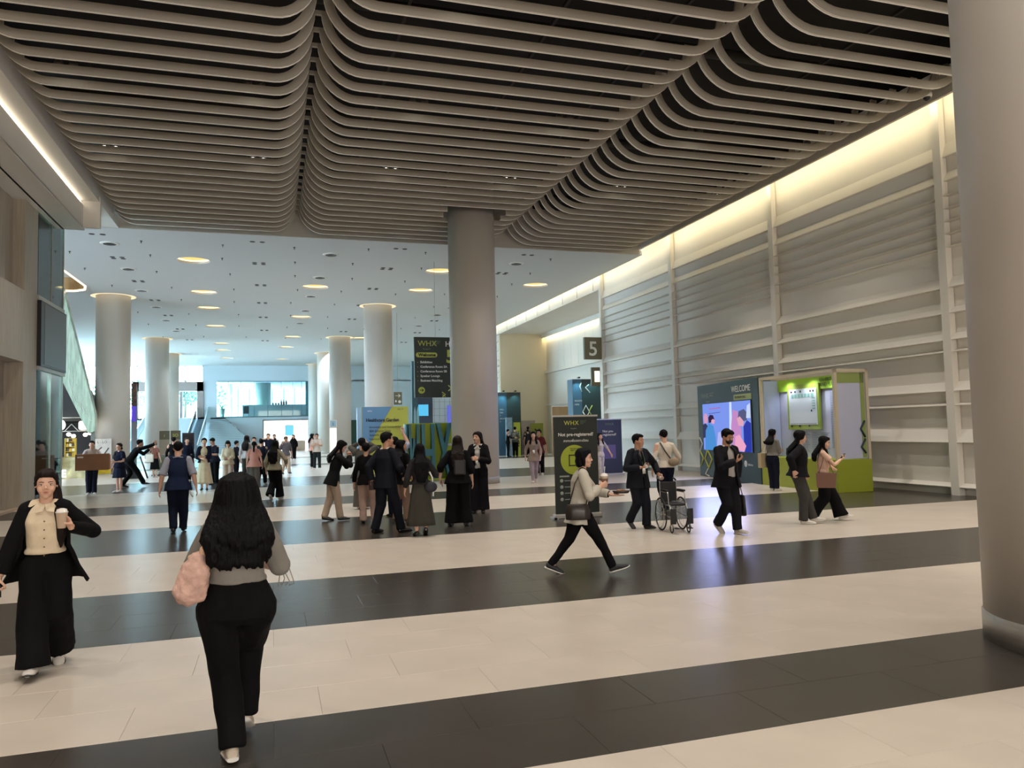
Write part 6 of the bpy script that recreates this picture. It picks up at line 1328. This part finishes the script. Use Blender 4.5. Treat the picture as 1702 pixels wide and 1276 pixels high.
p33 = person(dict(x=-.58, y=26.6, H=1.55, det=0, rot=5, w=1.05, hair='pony', face=False, label='woman with a ponytail in a salmon pink top seen from behind', footR=(.05, 0, 0, 0, 5), footL=(-.05, 0, 0, 0, -5), top=dict(m=PK, hem=-.07, sleeve=.35, sw=1.35, k=1.1, flare=1.15), bottom=('wide', cloth('grey_pants', (96, 92, 88))), shoe=WSH))
p34 = person(dict(x=-.38, y=28.3, H=1.62, fem=False, det=0, rot=15, w=1.0, hair='short', face=False, label='person in black with a shoulder strap, just right of the salmon pink top', footR=(.06, .08, 0, 0, 5), footL=(-.05, -.05, 0, 15, -5), top=dict(m=cloth('dark_blue_top', (30, 36, 48)), hem=-.05, sleeve=.6), bottom=('straight', BK), shoe=WSH))
p35 = person(dict(x=-.72, y=33.0, H=1.68, fem=False, det=0, rot=185, w=1.0, hair='short', face=False, label='dark haired man behind the tall woman in white', top=dict(m=GR, hem=-.04, sleeve=.4), bottom=('straight', NV), shoe=BSH))
p36 = person(dict(x=-.2, y=40.6, H=1.82, fem=False, det=0, rot=185, w=1.15, hair='short', face=False, label='man in dark clothes with raised elbows far back, left of the man in the cap', top=dict(m=NV, hem=-.05, sleeve=.6, sw=1.2), bottom=('straight', BK), shoe=BSH, armR=dict(t=(.05, .12, .86), pole=(1, 0, -.3)), armL=dict(t=(.05, .12, .86), pole=(-1, 0, -.3))))
p37 = person(dict(x=.55, y=35.2, H=1.68, fem=False, det=0, rot=160, w=1.1, hair='short', cap=cloth('cap_brown', (92, 60, 46)), face=False, skin='m', label='man in a brown cap, plaid shirt and beige trousers striding far back', footR=(.05, -.12, 0, 20, 4), footL=(-.04, .14, 0, -6, -4), drop=.012, top=dict(m=mat('plaid', (86, 80, 84), .8, nscale=18, nvar=.3), hem=-.03, sleeve=.6, sw=1.2), bottom=('straight', BG), shoe=BSH))
p38 = person(dict(x=1.36, y=54.2, H=1.72, det=0, rot=195, w=1.05, hair='long', hlen=.1, face=False, label='woman in black standing far back before the beige shop', top=dict(m=BK, hem=-.05, sleeve=.9, sw=1.2), bottom=('straight', BK), shoe=WSH))
p39 = person(dict(x=2.07, y=38.7, H=1.76, fem=False, det=0, rot=186, w=1.0, hair='short', face=False, skin='m', label='young man in a beige T-shirt looking at his phone in the middle distance', footR=(.07, 0, 0, 0, 5), footL=(-.07, 0, 0, 0, -5), top=dict(m=cloth('beige_tee', (188, 176, 162)), hem=-.04, sleeve=.4, sw=1.25, k=1.08), bottom=('straight', cloth('washed_black', (34, 38, 40))), shoe=WSH, armR=dict(t=(.02, .15, .7), pole=(1, -.3, -1)), armL=dict(t=(.02, .15, .7), pole=(-1, -.3, -1))))
p40 = person(dict(x=1.9, y=40.3, H=1.76, det=0, rot=90, w=.9, hair='long', hlen=.08, face=False, label='person in pink half hidden behind the young man in the beige T-shirt', top=dict(m=PK, hem=-.03, sleeve=.5), bottom=('straight', BK), shoe=WSH))
p41 = person(dict(x=4.9, y=60.6, H=1.8, fem=False, det=0, rot=60, w=1.1, hair='short', face=False, label='person in black and white beside the lit information stand', top=dict(m=BK, hem=-.06, sleeve=.9, sw=1.3), bottom=('straight', WH), shoe=BSH, armR=dict(t=(.06, .16, .75), pole=(1, -.4, -1))))
p42 = person(dict(x=14.15, y=46.2, H=1.75, fem=False, det=0, rot=100, w=1.0, hair='short', face=False, label='man in black reaching toward the visitor sign, right of the central column', top=dict(m=BK, hem=-.04, sleeve=.9), bottom=('straight', BK), shoe=BSH, armR=dict(t=(.1, .26, .68), pole=(1, -.3, -1))))
p43 = person(dict(x=14.7, y=46.4, H=1.9, fem=False, det=0, rot=30, w=1.0, hair='short', face=False, label='man with a grey backpack standing at the lime visitor sign', top=dict(m=cloth('khaki_dark', (88, 92, 80)), hem=-.05, sleeve=.6, sw=1.2), bottom=('straight', BK), shoe=BSH))
r_ = held(p43, 'backpack', 'grey backpack worn by the man at the lime visitor sign', 'bag'); c = p43['_T'](.14, 0, -.11); MB().box(c.x - .14, c.x + .14, c.y - .09, c.y + .05, c.z - .22, c.z + .2).build('bag_body', mat('pack_grey', (110, 112, 106), .7), r_, bevel=.04)
p44 = person(dict(x=16.0, y=47.7, H=1.72, fem=False, det=0, rot=5, w=1.05, hair='short', face=False, label='man in a dark vest, left one of the pair before the notice board', top=dict(m=cloth('dark_vest', (36, 36, 40)), hem=-.04, sleeve=.3), bottom=('straight', BK), shoe=BSH))
p45 = person(dict(x=16.45, y=49.0, H=1.9, fem=False, det=0, rot=12, w=1.05, hair='short', face=False, label='taller man in a brown jacket, right in the pair before the notice board', top=dict(m=cloth('brown_jacket', (78, 72, 62)), hem=-.06, sleeve=.9, sw=1.2), bottom=('straight', BK), shoe=BSH))
p46 = person(dict(x=-3.75, y=33.0, H=1.76, fem=False, det=0, rot=10, w=1.0, hair='short', face=False, label='dark haired man just left of the navy shirt man, before the olive signs', top=dict(m=BK, hem=-.05, sleeve=.9), bottom=('straight', BK), shoe=BSH))
p47 = person(dict(x=-3.2, y=32.4, H=1.72, det=0, rot=170, w=1.0, hair='bun', hairc='b', face=False, label='person in dark clothes in front of the black video totem', top=dict(m=NV, hem=-.05, sleeve=.9), bottom=('straight', BK), shoe=BSH))
p48 = person(dict(x=.1, y=46.5, H=1.78, fem=False, det=0, rot=180, w=1.0, hair='short', face=False, label='person in white and black far back, just left of the beige shop entrance', top=dict(m=WH, hem=-.04, sleeve=.4), bottom=('straight', BK), shoe=BSH))
